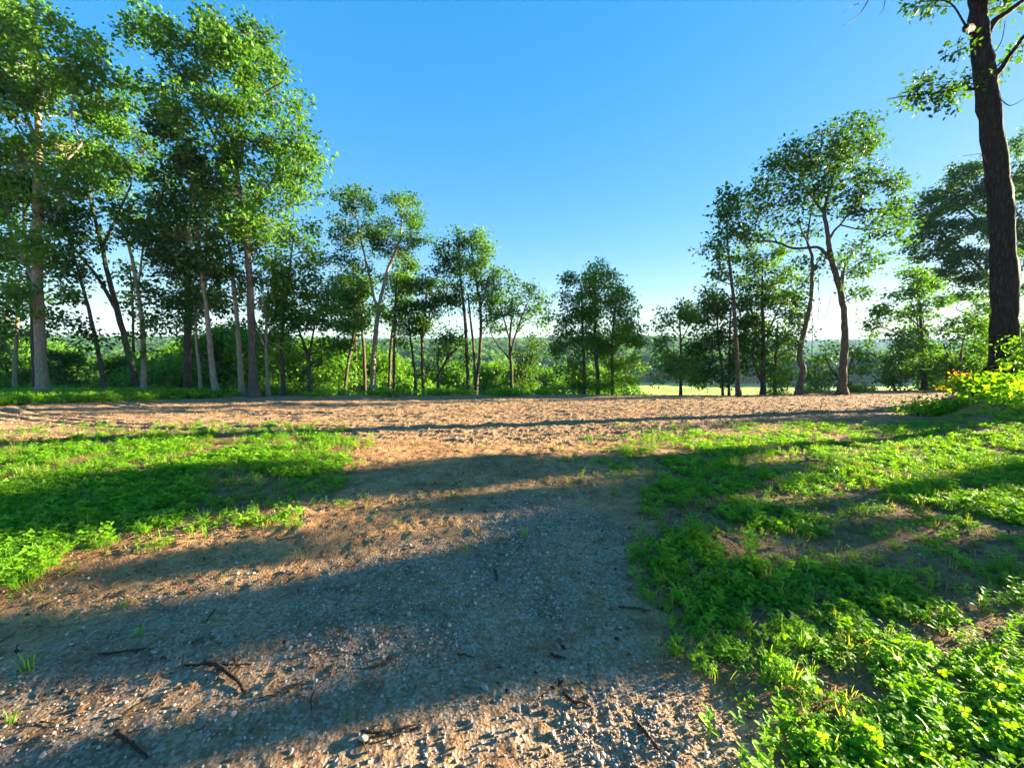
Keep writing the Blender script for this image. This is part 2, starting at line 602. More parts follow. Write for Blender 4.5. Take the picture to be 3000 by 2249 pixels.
def add_leaves(b, pos, L, W, tint, up=0.55, lobed=False, outdir=None, mat=0, facing=None):
    n = len(pos)
    if not n:
        return
    nrm = unit(RNG.normal(size=(n, 3)) + np.array([0, 0, up * 2]))
    if facing is not None:
        nrm = unit(facing + RNG.normal(size=(n, 3)) * 0.28)
    t = RNG.normal(size=(n, 3))
    if outdir is not None:
        t = t * 0.8 + outdir
    t = unit(t - (t * nrm).sum(1, keepdims=True) * nrm - np.array([0, 0, 0.35]))
    s = unit(np.cross(nrm, t))
    nrm = np.cross(t, s)
    kk = 0.5 + 0.95 * RNG.random(n)
    Ls = (L * kk)[:, None]
    Ws = (W * kk * (0.75 + 0.5 * RNG.random(n)))[:, None]
    if not lobed:
        v = np.stack([pos, pos + t * Ls * 0.5 + s * Ws * 0.5 + nrm * Ws * 0.15, pos + t * Ls, pos + t * Ls * 0.5 - s * Ws * 0.5 + nrm * Ws * 0.15], 1).reshape(-1, 3)
        base = np.arange(n)[:, None] * 4
        tr = np.concatenate([base + np.array([[0, 2, 1]]), base + np.array([[0, 3, 2]])])
        b.add(v, tr, tint=np.repeat(tint, 4), mat=mat)
    else:
        prof = [(0.0, 0.0), (0.22, 0.16), (0.36, 0.46), (0.46, 0.20), (0.66, 0.50), (0.72, 0.22), (0.90, 0.26), (1.0, 0.0)]
        ring = [(a, w_) for a, w_ in prof] + [(a, -w_) for a, w_ in prof[-2:0:-1]]
        mids = [(0.3, 0.0), (0.7, 0.0)]
        allp = ring + mids
        v = np.stack([pos + t * Ls * a + s * Ws * w_ + nrm * Ws * (abs(w_) * 0.3 - a * a * 0.15) for a, w_ in allp], 1).reshape(-1, 3)
        k = len(allp)
        nr = len(ring)
        loc = []
        for i_ in range(nr):
            j_ = (i_ + 1) % nr
            a = (ring[i_][0] + ring[j_][0]) / 2
            loc.append((i_, nr + (0 if a < 0.5 else 1), j_))
        loc.append((4, nr, nr + 1)) if False else None
        # close the strip between the two midpoints
        loc.append((3, nr, nr + 1))
        loc.append((nr - 3, nr + 1, nr))
        base = np.arange(n)[:, None, None] * k
        tr = (base + np.array(loc)[None]).reshape(-1, 3)
        b.add(v, tr, tint=np.repeat(tint, k), mat=mat)


def smooth_line(pts, k=4):
    """Catmull-Rom through rows of any width"""
    p = np.asarray(pts, float)
    if len(p) < 3:
        t = np.linspace(0, 1, k + 1)[:, None]
        return p[0] * (1 - t) + p[-1] * t
    p = np.vstack([2 * p[0] - p[1], p, 2 * p[-1] - p[-2]])
    out = []
    for i in range(1, len(p) - 2):
        for j in range(k):
            t = j / k
            a, b_, c, d = p[i - 1], p[i], p[i + 1], p[i + 2]
            out.append(0.5 * ((2 * b_) + (c - a) * t + (2 * a - 5 * b_ + 4 * c - d) * t * t + (3 * b_ - a - 3 * c + d) * t ** 3))
    out.append(p[-2])
    return np.array(out)


def grow(root, base, stems, clumps, leaf=0.2, dens=1.0, fat=1.0, tint=0.5, bark=None, leafmat=None, lobed=False, rough_trunk=False, sprays_k=20.0, per=23, dead=None, twig=0.75, spread=0.24, limb_part=True, tight=False):
    """stems: world polylines (N,4) with radius; clumps: (x,y,z,r,density)"""
    bark = bark or BARK_D
    leafmat = leafmat or LEAF
    skel = []
    tb = MB()
    for si, st in enumerate(stems):
        ln = smooth_line(st, 5)
        ln[:, 3] = np.maximum(ln[:, 3], 0.008)
        ln[1:-1, :3] += RNG.normal(size=(len(ln) - 2, 3)) * np.minimum(ln[1:-1, 3:4] * 0.10, 0.012)
        if si == 0:
            rr = ln[:, 3].copy()
            hgt = ln[:, 2] - ln[0, 2]
            rr = rr * (1 + 0.75 * np.exp(-np.maximum(hgt, 0) / 0.35))
            ln = np.vstack([ln[:1] - np.array([0, 0, 0.5, 0]), ln])
            rr = np.concatenate([rr[:1] * 1.1, rr])
            tb.tube(ln[:, :3], rr, 14 if rough_trunk else 10, 0.09 if rough_trunk else 0.05)
        elif limb_part:
            lb = MB()
            lb.tube(ln[:, :3], ln[:, 3], 8, 0.05)
            lb.build('limb', bark, root, base, smooth=True)
        else:
            tb.tube(ln[:, :3], ln[:, 3], 8, 0.05)
        skel.append(ln)
    sk = np.vstack(skel)
    wb = MB()
    cl = np.array([c[:3] for c in clumps])
    order = np.argsort([np.linalg.norm(sk[:, :3] - c, axis=1).min() for c in cl])
    sp_pos, sp_dir, sp_tint = [], [], []
    for ci in order:
        x, y, z, r, dn = clumps[ci]
        r = r * fat
        c = cl[ci]
        d = np.linalg.norm(sk[:, :3] - c, axis=1)
        cost = d + 2.0 * np.maximum(0, sk[:, 2] - c[2] + 0.35 * d) + 0.3 / (sk[:, 3] + 0.02) * 0.02
        cost = cost + 2.0 * (sk[:, 2] < base[2] + 0.8)
        k = int(np.argmin(cost))
        a = sk[k, :3]
        dist = d[k]
        r0 = min(sk[k, 3] * 0.7, 0.012 + 0.011 * dist + 0.008 * r)
        mid = a * 0.5 + c * 0.5 + np.array([0, 0, 0.10 * dist]) + RNG.normal(size=3) * 0.09 * dist
        end = c + np.array([0, 0, 0.25 * r])
        q1 = a * 0.72 + mid * 0.28 * 1.0 + RNG.normal(size=3) * 0.03 * dist
        ln = smooth_line(np.vstack([np.append(a, r0), np.append(mid, r0 * 0.7), np.append(end, max(0.006, r0 * 0.35))]), 4)
        wb.tube(ln[:, :3], ln[:, 3], 5, 0.0, cap=False)
        sk = np.vstack([sk, ln[2:]])
        n = max(5, int(sprays_k * dens * dn * r * r + 2))
        ns = max(3, int(4 + 3 * r))
        sub = unit(RNG.normal(size=(ns, 3))) * (RNG.random(ns) ** 0.4)[:, None] * r * np.array([1, 1, 0.85])
        u = sub[RNG.integers(0, ns, n)] + RNG.normal(size=(n, 3)) * np.array([0.20, 0.20, 0.14]) * (0.35 + 0.65 * r)
        if tight:
            u = unit(RNG.normal(size=(n, 3))) * (RNG.random(n) ** 0.42)[:, None] * r
        pos = c + u
        ctint = tint + RNG.normal() * 0.07
        for p_ in pos:
            sp_pos.append(p_)
            sp_dir.append(unit(p_ - a))
            sp_tint.append(ctint + RNG.normal() * 0.06)
            if RNG.random() < twig:
                j = ln[RNG.integers(3, len(ln)), :3]
                mm = (j + p_) / 2 + RNG.normal(size=3) * 0.06 * r + np.array([0, 0, 0.05 * r])
                wb.tube(np.vstack([j, mm, p_]), [0.013, 0.009, 0.004], 3, cap=False)
    if wb.n:
        tb.v += wb.v
        tb.tv += wb.tv
        tb.q += [q + tb.n for q in wb.q]
        tb.mq += wb.mq
        tb.t += [q + tb.n for q in wb.t]
        tb.mt += wb.mt
        tb.n += wb.n
    tb.build('trunk', bark, root, base, smooth=True)
    sp_pos, sp_dir, sp_tint = np.array(sp_pos), np.array(sp_dir), np.array(sp_tint)
    n = len(sp_pos)
    cnt = RNG.poisson(per, n)
    idx = np.repeat(np.arange(n), cnt)
    off = RNG.normal(size=(len(idx), 3)) * np.array([1, 1, 0.72]) * spread * (leaf / 0.2) ** 0.5
    pos = sp_pos[idx] + off
    tt = np.clip(sp_tint[idx] + RNG.normal(size=len(idx)) * 0.10, 0.02, 1)
    lb = MB()
    leaf = leaf * 0.92
    add_leaves(lb, pos, leaf, leaf * 0.66, tt, lobed=lobed, outdir=unit(off) * 0.8 + sp_dir[idx] * 0.4)
    lb.build('crown', leafmat, root, base, smooth=False)
    if dead:
        for tw in dead:
            db = MB()
            ln = smooth_line(tw, 4)
            db.tube(ln[:, :3], ln[:, 3], 5, 0.0)
            db.build('dead_branch', DEADWOOD, root, base, smooth=True)
    return len(pos)


def W(pts, Y, dy=None):
    """photo-traced (px,py,width) -> world (x,y,z,radius) at depth Y"""
    out = []
    for k, p in enumerate(pts):
        yy = Y + (dy[k] if dy is not None else 0)
        q = P(p[0], p[1], yy)
        wpx = p[2] if len(p) > 2 else 6
        obl = math.sqrt(1 + (q[0] / yy) ** 2)
        out.append((*q, max(0.006, wpx * 0.5 * yy / FPX / obl ** 0.6)))
    return np.array(out)


NL = 0


def photo_tree(name, label, Y, stems, clumps, group='trees along the far edge of the field', depth=0.5, dead=None, **kw):
    global NL
    st0 = W(stems[0], Y)
    bx, by = st0[0, 0], st0[0, 1]
    gz = float(H_smooth(bx, by))
    base = np.array([bx, by, gz])
    st0[0, 2] = gz - 0.02 if abs(st0[0, 2] - gz) < 1.2 else st0[0, 2]
    ws = [st0] + [W(s, Y, np.linspace(0, RNG.normal() * 0.7, len(s))) for s in stems[1:]]
    cw = []
    if clumps:
        xs = np.array([c[0] for c in clumps], float)
        half = max(0.7, (xs.max() - xs.min()) * 0.5 * Y / FPX)
        for c in clumps:
            yy = Y + RNG.uniform(-1, 1) * depth * min(half, 3.0)
            p = P(c[0], c[1], yy)
            cw.append((*p, c[2] * yy / FPX, c[3] if len(c) > 3 else 1.0))
    root = thing(name, label, 'tree', base, group)
    dw = [W(d, Y, np.linspace(0, RNG.normal() * 0.6 - 0.4, len(d))) for d in dead] if dead else None
    if stems[0][0][0] < 950:
        kw.setdefault('dens', 1.2)
        kw.setdefault('fat', 0.9)
    NL += grow(root, base, ws, cw, dead=dw, **kw)
    return root


# --- left grove
photo_tree('oak_tree', 'big oak with thick pale trunk, crown reaching the top left corner of the photo', 19.5,
    [[(128, 1162, 36), (120, 1060, 32), (113, 905, 30), (107, 720, 27), (112, 500, 22), (112, 300, 15), (100, 90, 6)],
     [(110, 840, 14), (60, 740, 10), (20, 650, 7)], [(108, 600, 15), (170, 500, 10), (240, 420, 6)], [(112, 420, 12), (60, 300, 9), (30, 160, 5)]],
    [(20, 90, 90), (110, 40, 60), (60, 190, 110), (180, 160, 80), (240, 100, 40), (280, 130, 30), (140, 300, 100), (30, 340, 100), (240, 260, 60), (300, 190, 45), (320, 240, 35), (60, 470, 100), (170, 430, 90), (230, 340, 60), (40, 610, 90), (150, 640, 80), (60, 740, 80), (200, 540, 70), (20, 850, 60), (150, 760, 60), (90, 690, 70), (-60, 200, 110), (-70, 450, 110), (-60, 680, 90), (10, 20, 70), (190, 830, 40), (110, 900, 35)],
    bark=BARK, tint=0.55, leaf=0.21)
photo_tree('oak_tree', 'dark slim trunk standing right behind the big pale oak at the left end', 21.0,
    [[(104, 1150, 17), (100, 1020, 16), (92, 880, 14), (78, 740, 11), (70, 600, 8)]],
    [(40, 560, 70), (120, 560, 70), (60, 900, 50), (180, 930, 40), (10, 960, 40)], tint=0.3)
photo_tree('young_tree', 'thin pale sapling trunk left of the big oak, leftmost in the photo', 23.2,
    [[(40, 1140, 13), (45, 1040, 12), (52, 940, 10), (60, 800, 7)]],
    [(20, 930, 55), (70, 860, 50), (10, 800, 60), (90, 980, 40), (0, 1010, 45), (-50, 900, 60)], bark=BARK, tint=0.4)
photo_tree('young_tree', 'dark thin trunk leaning left between the big pale oak and the forked tree', 20.5,
    [[(309, 1158, 13), (286, 1018, 12), (256, 890, 10), (226, 784, 8), (200, 700, 5)]],
    [(215, 720, 60), (170, 660, 60), (250, 800, 40, .6), (240, 950, 35, .6), (300, 990, 28, .6), (190, 800, 40, .7), (270, 1000, 40, .6), (200, 870, 45, .7)], tint=0.28)
photo_tree('forked_tree', 'dark leaning tree that forks low into two stems, right of the thin leaning trunk', 21.5,
    [[(405, 1146, 19), (377, 1033, 18), (339, 890, 16), (313, 792, 13), (298, 716, 11), (264, 588, 8), (250, 480, 5)],
     [(345, 915, 12), (287, 814, 10), (226, 739, 7), (190, 680, 5)], [(300, 725, 9), (340, 640, 8), (385, 540, 5)]],
    [(280, 560, 80), (240, 480, 80), (320, 450, 75), (380, 500, 70), (330, 340, 55), (390, 380, 55), (410, 260, 22), (350, 250, 35), (300, 300, 60), (340, 640, 60, .8), (250, 640, 60), (420, 440, 50), (290, 700, 40, .6), (390, 320, 40)], tint=0.5)
photo_tree('slender_tree', 'slender tree with leafy shoots up its pale stem, right of the forked dark tree', 20.8,
    [[(422, 1158, 17), (418, 980, 14), (407, 867, 11), (377, 716, 9), (345, 620, 6)], [(404, 850, 7), (420, 720, 5), (440, 620, 4)]],
    [(380, 650, 60), (430, 580, 60), (460, 660, 50), (440, 760, 40, .7), (410, 820, 32, .6), (450, 850, 36, .6), (400, 920, 30, .6), (440, 960, 30, .6), (420, 1030, 24, .7), (385, 980, 26, .5), (470, 930, 30, .5), (430, 700, 50)], bark=BARK, tint=0.5)
photo_tree('young_tree', 'thin straight pale sapling just left of the slender shoot-covered tree', 22.3,
    [[(391, 1148, 9), (390, 1000, 8), (388, 880, 6), (380, 780, 4)]], [(380, 790, 40, .7), (400, 860, 30, .6), (370, 870, 30, .6)], tint=0.45)
photo_tree('dark_oak', 'dark straight trunk left of the thin bent pale stem in the left grove', 22.0,
    [[(547, 1148, 20), (547, 1003, 18), (548, 880, 15), (545, 740, 11), (540, 600, 7)]],
    [(540, 840, 70), (500, 880, 50), (600, 870, 60), (560, 760, 70), (620, 790, 60), (490, 950, 40, .7), (580, 930, 45), (520, 690, 70)], tint=0.3)
photo_tree('young_tree', 'thin dark trunk tucked close behind the dark straight trunk in the grove', 23.0,
    [[(557, 1146, 10), (556, 1020, 9), (560, 900, 6)]], [(560, 900, 45), (530, 940, 40)], tint=0.3)
photo_tree('slender_tree', 'thin bent pale stem with bare crooked side branch, left of the pale leaning trunk', 21.2,
    [[(588, 1150, 11), (584, 1080, 10), (577, 1018, 9), (572, 930, 7), (565, 820, 5)]],
    [(560, 880, 40), (590, 820, 45), (620, 900, 40), (600, 760, 40)], bark=BARK, tint=0.45,
    dead=[[(577, 1052, 4), (560, 1045, 3), (546, 1046, 2), (542, 1060, 2)]])
photo_tree('slender_tree', 'tall pale trunk leaning left, third pale trunk left of the rough barked oak', 20.3,
    [[(634, 1160, 20), (622, 1080, 18), (615, 1003, 16), (607, 920, 14), (598, 845, 12), (581, 700, 10), (565, 560, 8), (560, 420, 5)]],
    [(540, 400, 70), (600, 470, 75), (520, 500, 80), (560, 580, 80), (500, 600, 70), (620, 560, 70), (480, 690, 70), (560, 700, 80), (640, 680, 70), (600, 780, 60), (500, 780, 60), (480, 520, 50), (470, 400, 50), (500, 320, 50)], bark=BARK, tint=0.3,
    dead=[[(613, 1030, 5), (600, 1036, 4), (592, 1040, 3), (596, 1054, 2)], [(611, 998, 4), (596, 1006, 3), (580, 1014, 2)]])
photo_tree('slender_tree', 'straight pale trunk close on the left of the rough barked oak', 21.0,
    [[(707, 1142, 17), (703, 1060, 16), (694, 928, 13), (686, 850, 12), (679, 784, 10), (668, 690, 7), (655, 600, 5)]],
    [(660, 640, 70), (700, 700, 60), (620, 720, 60), (680, 800, 60), (650, 860, 50), (710, 860, 45), (640, 570, 60), (700, 940, 30, .6)], bark=BARK, tint=0.5)
photo_tree('oak_tree', 'tall rough barked oak with dead twigs low down, highest crown of the left grove', 20.0,
    [[(744, 1158, 30), (741, 1080, 25), (738, 980, 22), (733, 870, 20), (726, 754, 18), (712, 640, 16), (700, 560, 15), (690, 452, 12), (698, 340, 9), (720, 280, 6), (747, 200, 4), (752, 110, 3)],
     [(698, 540, 11), (660, 450, 10), (626, 395, 9), (590, 320, 8), (558, 271, 7), (520, 200, 5), (490, 173, 4), (422, 151, 2)],
     [(690, 440, 8), (650, 330, 6), (620, 220, 5), (600, 120, 3)], [(700, 340, 7), (780, 270, 5), (830, 240, 3)], [(712, 640, 8), (790, 540, 6), (860, 460, 4)], [(725, 750, 7), (800, 690, 5), (860, 640, 3)]],
    [(400, 95, 36), (430, 45, 34), (470, 40, 26), (385, 130, 26), (450, 110, 36), (510, 95, 55), (500, 170, 40), (590, 80, 48), (640, 60, 40), (680, 100, 60), (740, 85, 45), (790, 160, 58), (815, 215, 42), (720, 210, 75), (620, 200, 75), (545, 220, 55), (490, 260, 50), (845, 300, 32), (880, 300, 22), (872, 340, 18), (700, 320, 85), (600, 320, 85), (520, 330, 55), (790, 330, 45), (800, 420, 78), (870, 410, 50), (905, 440, 38), (890, 490, 55), (915, 520, 30), (720, 440, 80), (620, 450, 80), (830, 530, 65), (760, 550, 80), (660, 560, 80), (850, 600, 48, .6), (780, 640, 70), (700, 640, 60), (820, 690, 50, .7), (760, 730, 50, .7), (890, 560, 30, .5), (690, 170, 60), (650, 140, 50)],
    bark=BARK_R, rough_trunk=True, tint=0.38, leaf=0.21,
    dead=[[(740, 905, 5), (762, 880, 4), (775, 900, 3), (790, 930, 2)], [(741, 965, 5), (760, 960, 4), (780, 945, 3), (800, 985, 2)], [(742, 1002, 6), (765, 998, 5), (800, 1006, 4), (830, 1022, 2)], [(745, 930, 4), (760, 980, 3), (772, 1010, 2)], [(736, 1000, 4), (725, 1020, 3), (716, 1040, 2)], [(768, 998, 3), (790, 1018, 2), (815, 1030, 2)], [(752, 880, 4), (776, 915, 3), (786, 955, 2)]])
photo_tree('young_tree', 'thin pale trunk a step right of the rough barked oak', 21.5,
    [[(786, 1156, 11), (782, 1060, 10), (780, 960, 8), (785, 850, 6)]],
    [(800, 820, 60), (780, 880, 50), (830, 860, 50), (810, 760, 50, .8)], bark=BARK, tint=0.55)
photo_tree('dark_oak', 'dark straight trunk at the right end of the left grove, with light leaves above', 21.8,
    [[(831, 1158, 13), (828, 1080, 12), (826, 980, 11), (834, 880, 9), (850, 770, 6), (860, 690, 4)]],
    [(850, 780, 60), (880, 720, 50, .8), (900, 660, 40, .5), (890, 830, 58), (830, 900, 60), (870, 930, 50), (790, 950, 50, .7), (910, 800, 35, .6), (915, 740, 28, .4), (820, 700, 50, .8), (850, 860, 50)], tint=0.52)
photo_tree('forked_tree', 'small dark tree forking into a wide Y, between left grove and twin pale tree', 22.2,
    [[(905, 1158, 11), (906, 1100, 10), (904, 1050, 10), (888, 1000, 7), (872, 955, 5), (865, 910, 3)],
     [(904, 1050, 8), (915, 990, 6), (925, 930, 4)], [(906, 1070, 5), (935, 1050, 4), (970, 1020, 3)], [(904, 1080, 5), (880, 1100, 3)]],
    [(880, 920, 55), (940, 930, 60), (960, 880, 48), (860, 960, 40), (1000, 950, 50), (920, 1000, 40, .6), (980, 1020, 45), (850, 1010, 35, .6), (920, 870, 40), (1000, 1010, 40), (950, 1060, 30, .5)], tint=0.26)

# --- middle group
photo_tree('young_tree', 'mossy trunk leaning right just left of the twin pale tree', 29.0,
    [[(1008, 1160, 10), (1015, 1100, 9), (1024, 1043, 9), (1034, 990, 8), (1038, 940, 6), (1035, 870, 4)]],
    [(990, 900, 45), (1030, 880, 45), (1000, 960, 36, .7), (1040, 940, 40)], tint=0.32)
photo_tree('young_tree', 'dark straight trunk close on the left of the twin pale tree', 29.6,
    [[(1069, 1158, 10), (1067, 1043, 9), (1060, 952, 7), (1055, 860, 5)]],
    [(1040, 890, 48), (1070, 850, 45), (1070, 930, 36, .8), (1030, 830, 40)], tint=0.35)
photo_tree('twin_stem_tree', 'tall pale tree splitting into two long upright stems with twin leafy tops', 28.2,
    [[(1090, 1160, 18), (1093, 1090, 15), (1097, 1020, 14), (1104, 950, 13), (1110, 902, 12), (1119, 857, 10), (1135, 794, 9), (1158, 740, 8), (1174, 690, 6), (1178, 620, 3)],
     [(1110, 905, 9), (1096, 871, 8), (1085, 817, 7), (1072, 762, 6), (1056, 699, 5), (1040, 613, 3)]],
    [(1000, 580, 32), (1035, 562, 32), (1060, 590, 34), (1090, 605, 26), (985, 650, 28), (1030, 640, 42), (1080, 660, 36), (1000, 700, 42), (1050, 710, 48), (975, 750, 32), (1020, 770, 36), (1090, 700, 34), (1160, 585, 32), (1205, 590, 34), (1185, 630, 42), (1225, 640, 28), (1140, 650, 36), (1215, 690, 38), (1170, 700, 42), (1115, 700, 38), (1230, 700, 20), (1200, 740, 34), (1150, 750, 30, .7), (1070, 770, 30, .6), (1245, 700, 14)],
    bark=BARK, tint=0.42, depth=0.6, leaf=0.19)
photo_tree('leafy_tree', 'dense mid-height tree crowded behind the left stem of the twin pale tree', 31.6,
    [[(1040, 1156, 9), (1042, 1020, 8), (1040, 900, 7), (1025, 800, 4)]],
    [(990, 810, 42), (1035, 800, 42), (1060, 830, 45), (975, 850, 36), (1000, 870, 50), (1060, 890, 45), (1085, 950, 30), (965, 900, 40), (1020, 950, 40)], tint=0.36)
photo_tree('leafy_tree', 'bushy dark green tree behind the right stem of the twin pale tree', 31.6,
    [[(1140, 1156, 9), (1145, 1020, 8), (1160, 900, 7), (1180, 800, 4)]],
    [(1180, 770, 42), (1205, 790, 34), (1150, 810, 40), (1190, 840, 30), (1165, 870, 40), (1120, 920, 30)], tint=0.42)
photo_tree('slender_tree', 'thin straight grey trunk with bright leaf clump, just right of the twin pale tree', 28.8,
    [[(1153, 1162, 9), (1155, 1043, 8), (1157, 948, 7), (1160, 860, 5), (1165, 800, 3)]],
    [(1145, 900, 40), (1170, 860, 42), (1140, 935, 34), (1160, 950, 30), (1185, 830, 36)], tint=0.62, leafmat=LEAF2)
photo_tree('young_tree', 'dark thin trunk bending left, between the grey straight trunk and the forked dark tree', 29.0,
    [[(1219, 1160, 8), (1216, 1100, 8), (1212, 1065, 7), (1203, 997, 6), (1195, 930, 4)]],
    [(1200, 920, 45), (1185, 960, 40), (1220, 950, 35), (1170, 1000, 30, .6)], tint=0.38)
photo_tree('forked_tree', 'dark tree spreading into a fan of branches, right of the thin bent dark trunk', 29.2,
    [[(1241, 1160, 10), (1239, 1100, 9), (1237, 1043, 9), (1237, 985, 8), (1245, 920, 6), (1250, 850, 4)],
     [(1237, 1000, 6), (1226, 950, 5), (1215, 890, 3)], [(1238, 990, 6), (1256, 950, 4), (1272, 920, 3)]],
    [(1240, 830, 40), (1215, 850, 40), (1270, 850, 36), (1250, 890, 45), (1215, 910, 36), (1275, 910, 34), (1240, 950, 45), (1210, 960, 30, .7), (1265, 960, 30, .7)], tint=0.36)
photo_tree('crooked_tree', 'small crooked dark tree with one trunk limb arching to the right', 29.0,
    [[(1282, 1160, 10), (1284, 1120, 10), (1288, 1095, 9), (1305, 1062, 8), (1322, 1036, 7), (1343, 1020, 4)],
     [(1287, 1098, 6), (1282, 1060, 5), (1290, 1020, 4)], [(1305, 1062, 5), (1318, 1020, 4), (1320, 970, 3)]],
    [(1320, 1000, 36), (1285, 1050, 36), (1330, 965, 26), (1355, 1050, 26), (1270, 1080, 26), (1300, 1010, 30), (1345, 1010, 22), (1305, 1090, 22, .7)], tint=0.34)
photo_tree('tall_tree', 'tall dark trunk, left one of the close pair right of the crooked tree', 28.8,
    [[(1372, 1160, 11), (1370, 1100, 10), (1368, 1043, 9), (1362, 930, 9), (1356, 875, 8), (1347, 800, 6), (1345, 720, 4)]],
    [(1310, 715, 28), (1335, 690, 34), (1330, 750, 42), (1300, 770, 34), (1345, 790, 42), (1290, 830, 34), (1320, 840, 36), (1280, 870, 30), (1310, 890, 32), (1340, 880, 32, .8), (1275, 800, 18)], tint=0.4)
photo_tree('tall_tree', 'tall dark double trunk, right one of the close pair right of the crooked tree', 28.6,
    [[(1390, 1162, 16), (1398, 1101, 11), (1407, 1020, 9), (1408, 907, 8), (1397, 835, 7), (1385, 760, 5), (1380, 700, 3)],
     [(1391, 1130, 8), (1389, 1040, 7), (1378, 930, 6), (1370, 860, 4)], [(1408, 900, 5), (1425, 840, 4), (1435, 800, 3)]],
    [(1385, 680, 30), (1372, 705, 34), (1400, 730, 40), (1420, 710, 22), (1380, 770, 40), (1420, 770, 36), (1400, 810, 42), (1440, 820, 32), (1460, 800, 22), (1430, 860, 40), (1380, 860, 34), (1450, 880, 34), (1400, 910, 30, .6), (1430, 930, 26, .6)], tint=0.45)
photo_tree('vase_shaped_tree', 'vase shaped tree with spreading airy crown, rightmost of the middle group', 29.0,
    [[(1501, 1160, 11), (1499, 1100, 10), (1497, 1065, 9), (1494, 997, 7), (1500, 920, 5), (1500, 870, 3)],
     [(1497, 1060, 6), (1480, 1035, 5), (1458, 1010, 4), (1440, 980, 3)], [(1496, 1030, 6), (1515, 965, 5), (1535, 910, 3), (1550, 880, 2)], [(1494, 1000, 5), (1478, 940, 4), (1465, 890, 2)]],
    [(1470, 860, 34), (1510, 845, 34), (1550, 855, 32), (1580, 880, 26), (1500, 890, 36), (1550, 910, 34), (1470, 910, 32), (1590, 920, 20), (1585, 945, 14), (1445, 960, 26), (1440, 925, 24), (1520, 940, 26, .7), (1480, 970, 20, .5)], tint=0.42)
photo_tree('leafy_tree', 'low dark bushy tree behind the vase shaped tree', 30.6,
    [[(1530, 1156, 8), (1535, 1100, 7), (1545, 1040, 4)]],
    [(1540, 1030, 36), (1525, 1075, 40), (1570, 1060, 26), (1560, 1000, 26), (1500, 1100, 30), (1560, 1100, 30)], tint=0.25)

# --- the rounded clump of three
photo_tree('rounded_tree', 'left trunk of the three in the rounded clump standing alone mid field edge', 28.0,
    [[(1712, 1162, 10), (1711, 1090, 9), (1709, 1016, 8), (1705, 920, 6), (1705, 850, 4)]],
    [(1690, 830, 34), (1675, 885, 40), (1660, 940, 36), (1700, 930, 40), (1665, 1010, 40), (1645, 985, 24), (1700, 1000, 40), (1670, 1075, 36), (1700, 1100, 34), (1690, 1135, 24), (1640, 1020, 20)], tint=0.55, dens=1.1, fat=1.2)
photo_tree('rounded_tree', 'middle trunk of the three in the rounded clump, tallest crown of them', 28.4,
    [[(1755, 1162, 13), (1750, 1090, 11), (1744, 1016, 10), (1743, 873, 7), (1745, 820, 4)]],
    [(1720, 810, 30), (1755, 805, 34), (1785, 825, 32), (1740, 860, 45), (1790, 880, 45), (1725, 900, 40), (1760, 930, 48), (1740, 980, 45), (1780, 1000, 40), (1750, 1050, 45), (1735, 1110, 34)], tint=0.6, dens=1.1, fat=1.2)
photo_tree('rounded_tree', 'right trunk of the three in the rounded clump, with sunlit light green side', 28.0,
    [[(1795, 1162, 10), (1794, 1090, 9), (1792, 1016, 8), (1800, 930, 6), (1805, 880, 4)]],
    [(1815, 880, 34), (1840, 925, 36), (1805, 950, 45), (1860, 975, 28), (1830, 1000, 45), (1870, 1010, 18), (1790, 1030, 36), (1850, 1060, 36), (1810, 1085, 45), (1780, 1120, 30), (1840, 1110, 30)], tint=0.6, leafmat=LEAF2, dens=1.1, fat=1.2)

# --- right group
photo_tree('umbrella_tree', 'small light green tree with an umbrella shaped top, left of the right hand grove', 24.4,
    [[(1994, 1162, 8), (1995, 1100, 8), (1995, 1045, 7), (1993, 976, 5), (1990, 930, 3)], [(1995, 1000, 4), (2015, 960, 3), (2030, 930, 2)], [(1994, 990, 4), (1970, 960, 3), (1955, 940, 2)]],
    [(1980, 910, 26), (2010, 908, 26), (2035, 935, 22), (1955, 930, 24), (1938, 955, 18), (2000, 930, 24, .6), (1950, 985, 20), (2035, 975, 16), (1960, 1050, 36), (2000, 1075, 40), (1935, 1090, 34), (2030, 1090, 26), (1940, 1020, 20)], tint=0.55, leafmat=LEAF2, dens=1.3, fat=1.1)
photo_tree('leafy_tree', 'dark leafy tree beside the umbrella shaped tree, left end of the right grove', 25.4,
    [[(2119, 1158, 8), (2115, 1080, 7), (2105, 1000, 6), (2100, 900, 4)]],
    [(2080, 870, 30), (2060, 930, 38), (2040, 1010, 34), (2085, 970, 42), (2050, 1060, 40), (2090, 1050, 42), (2040, 1110, 30), (2100, 910, 32), (2020, 1060, 26), (2075, 1110, 34)], tint=0.27, dens=1.3, fat=1.2)
photo_tree('leafy_tree', 'dark thin trunk under dense leaves, just left of the tall thin grey tree', 25.6,
    [[(2137, 1158, 8), (2136, 1080, 7), (2138, 980, 6), (2140, 900, 4)]],
    [(2120, 900, 38), (2155, 930, 42), (2125, 980, 42), (2165, 1000, 36), (2140, 1060, 40), (2120, 1110, 30), (2165, 1070, 34)], tint=0.36, dens=1.2, fat=1.2)
photo_tree('slender_tree', 'tall thin grey tree with narrow sparse crown, left of the curved trunk', 20.8,
    [[(2164, 1160, 14), (2161, 1090, 12), (2156, 988, 11), (2150, 900, 10), (2144, 833, 9), (2137, 770, 7), (2130, 700, 5), (2130, 620, 3)]],
    [(2130, 590, 32), (2145, 575, 26), (2115, 640, 34), (2150, 630, 34), (2110, 690, 28), (2145, 690, 34), (2080, 725, 24), (2100, 745, 22), (2170, 690, 30), (2130, 745, 24, .7), (2090, 805, 18, .7), (2075, 850, 14, .7), (2160, 765, 20, .6), (2120, 810, 16, .5)], bark=BARK_D, tint=0.3)
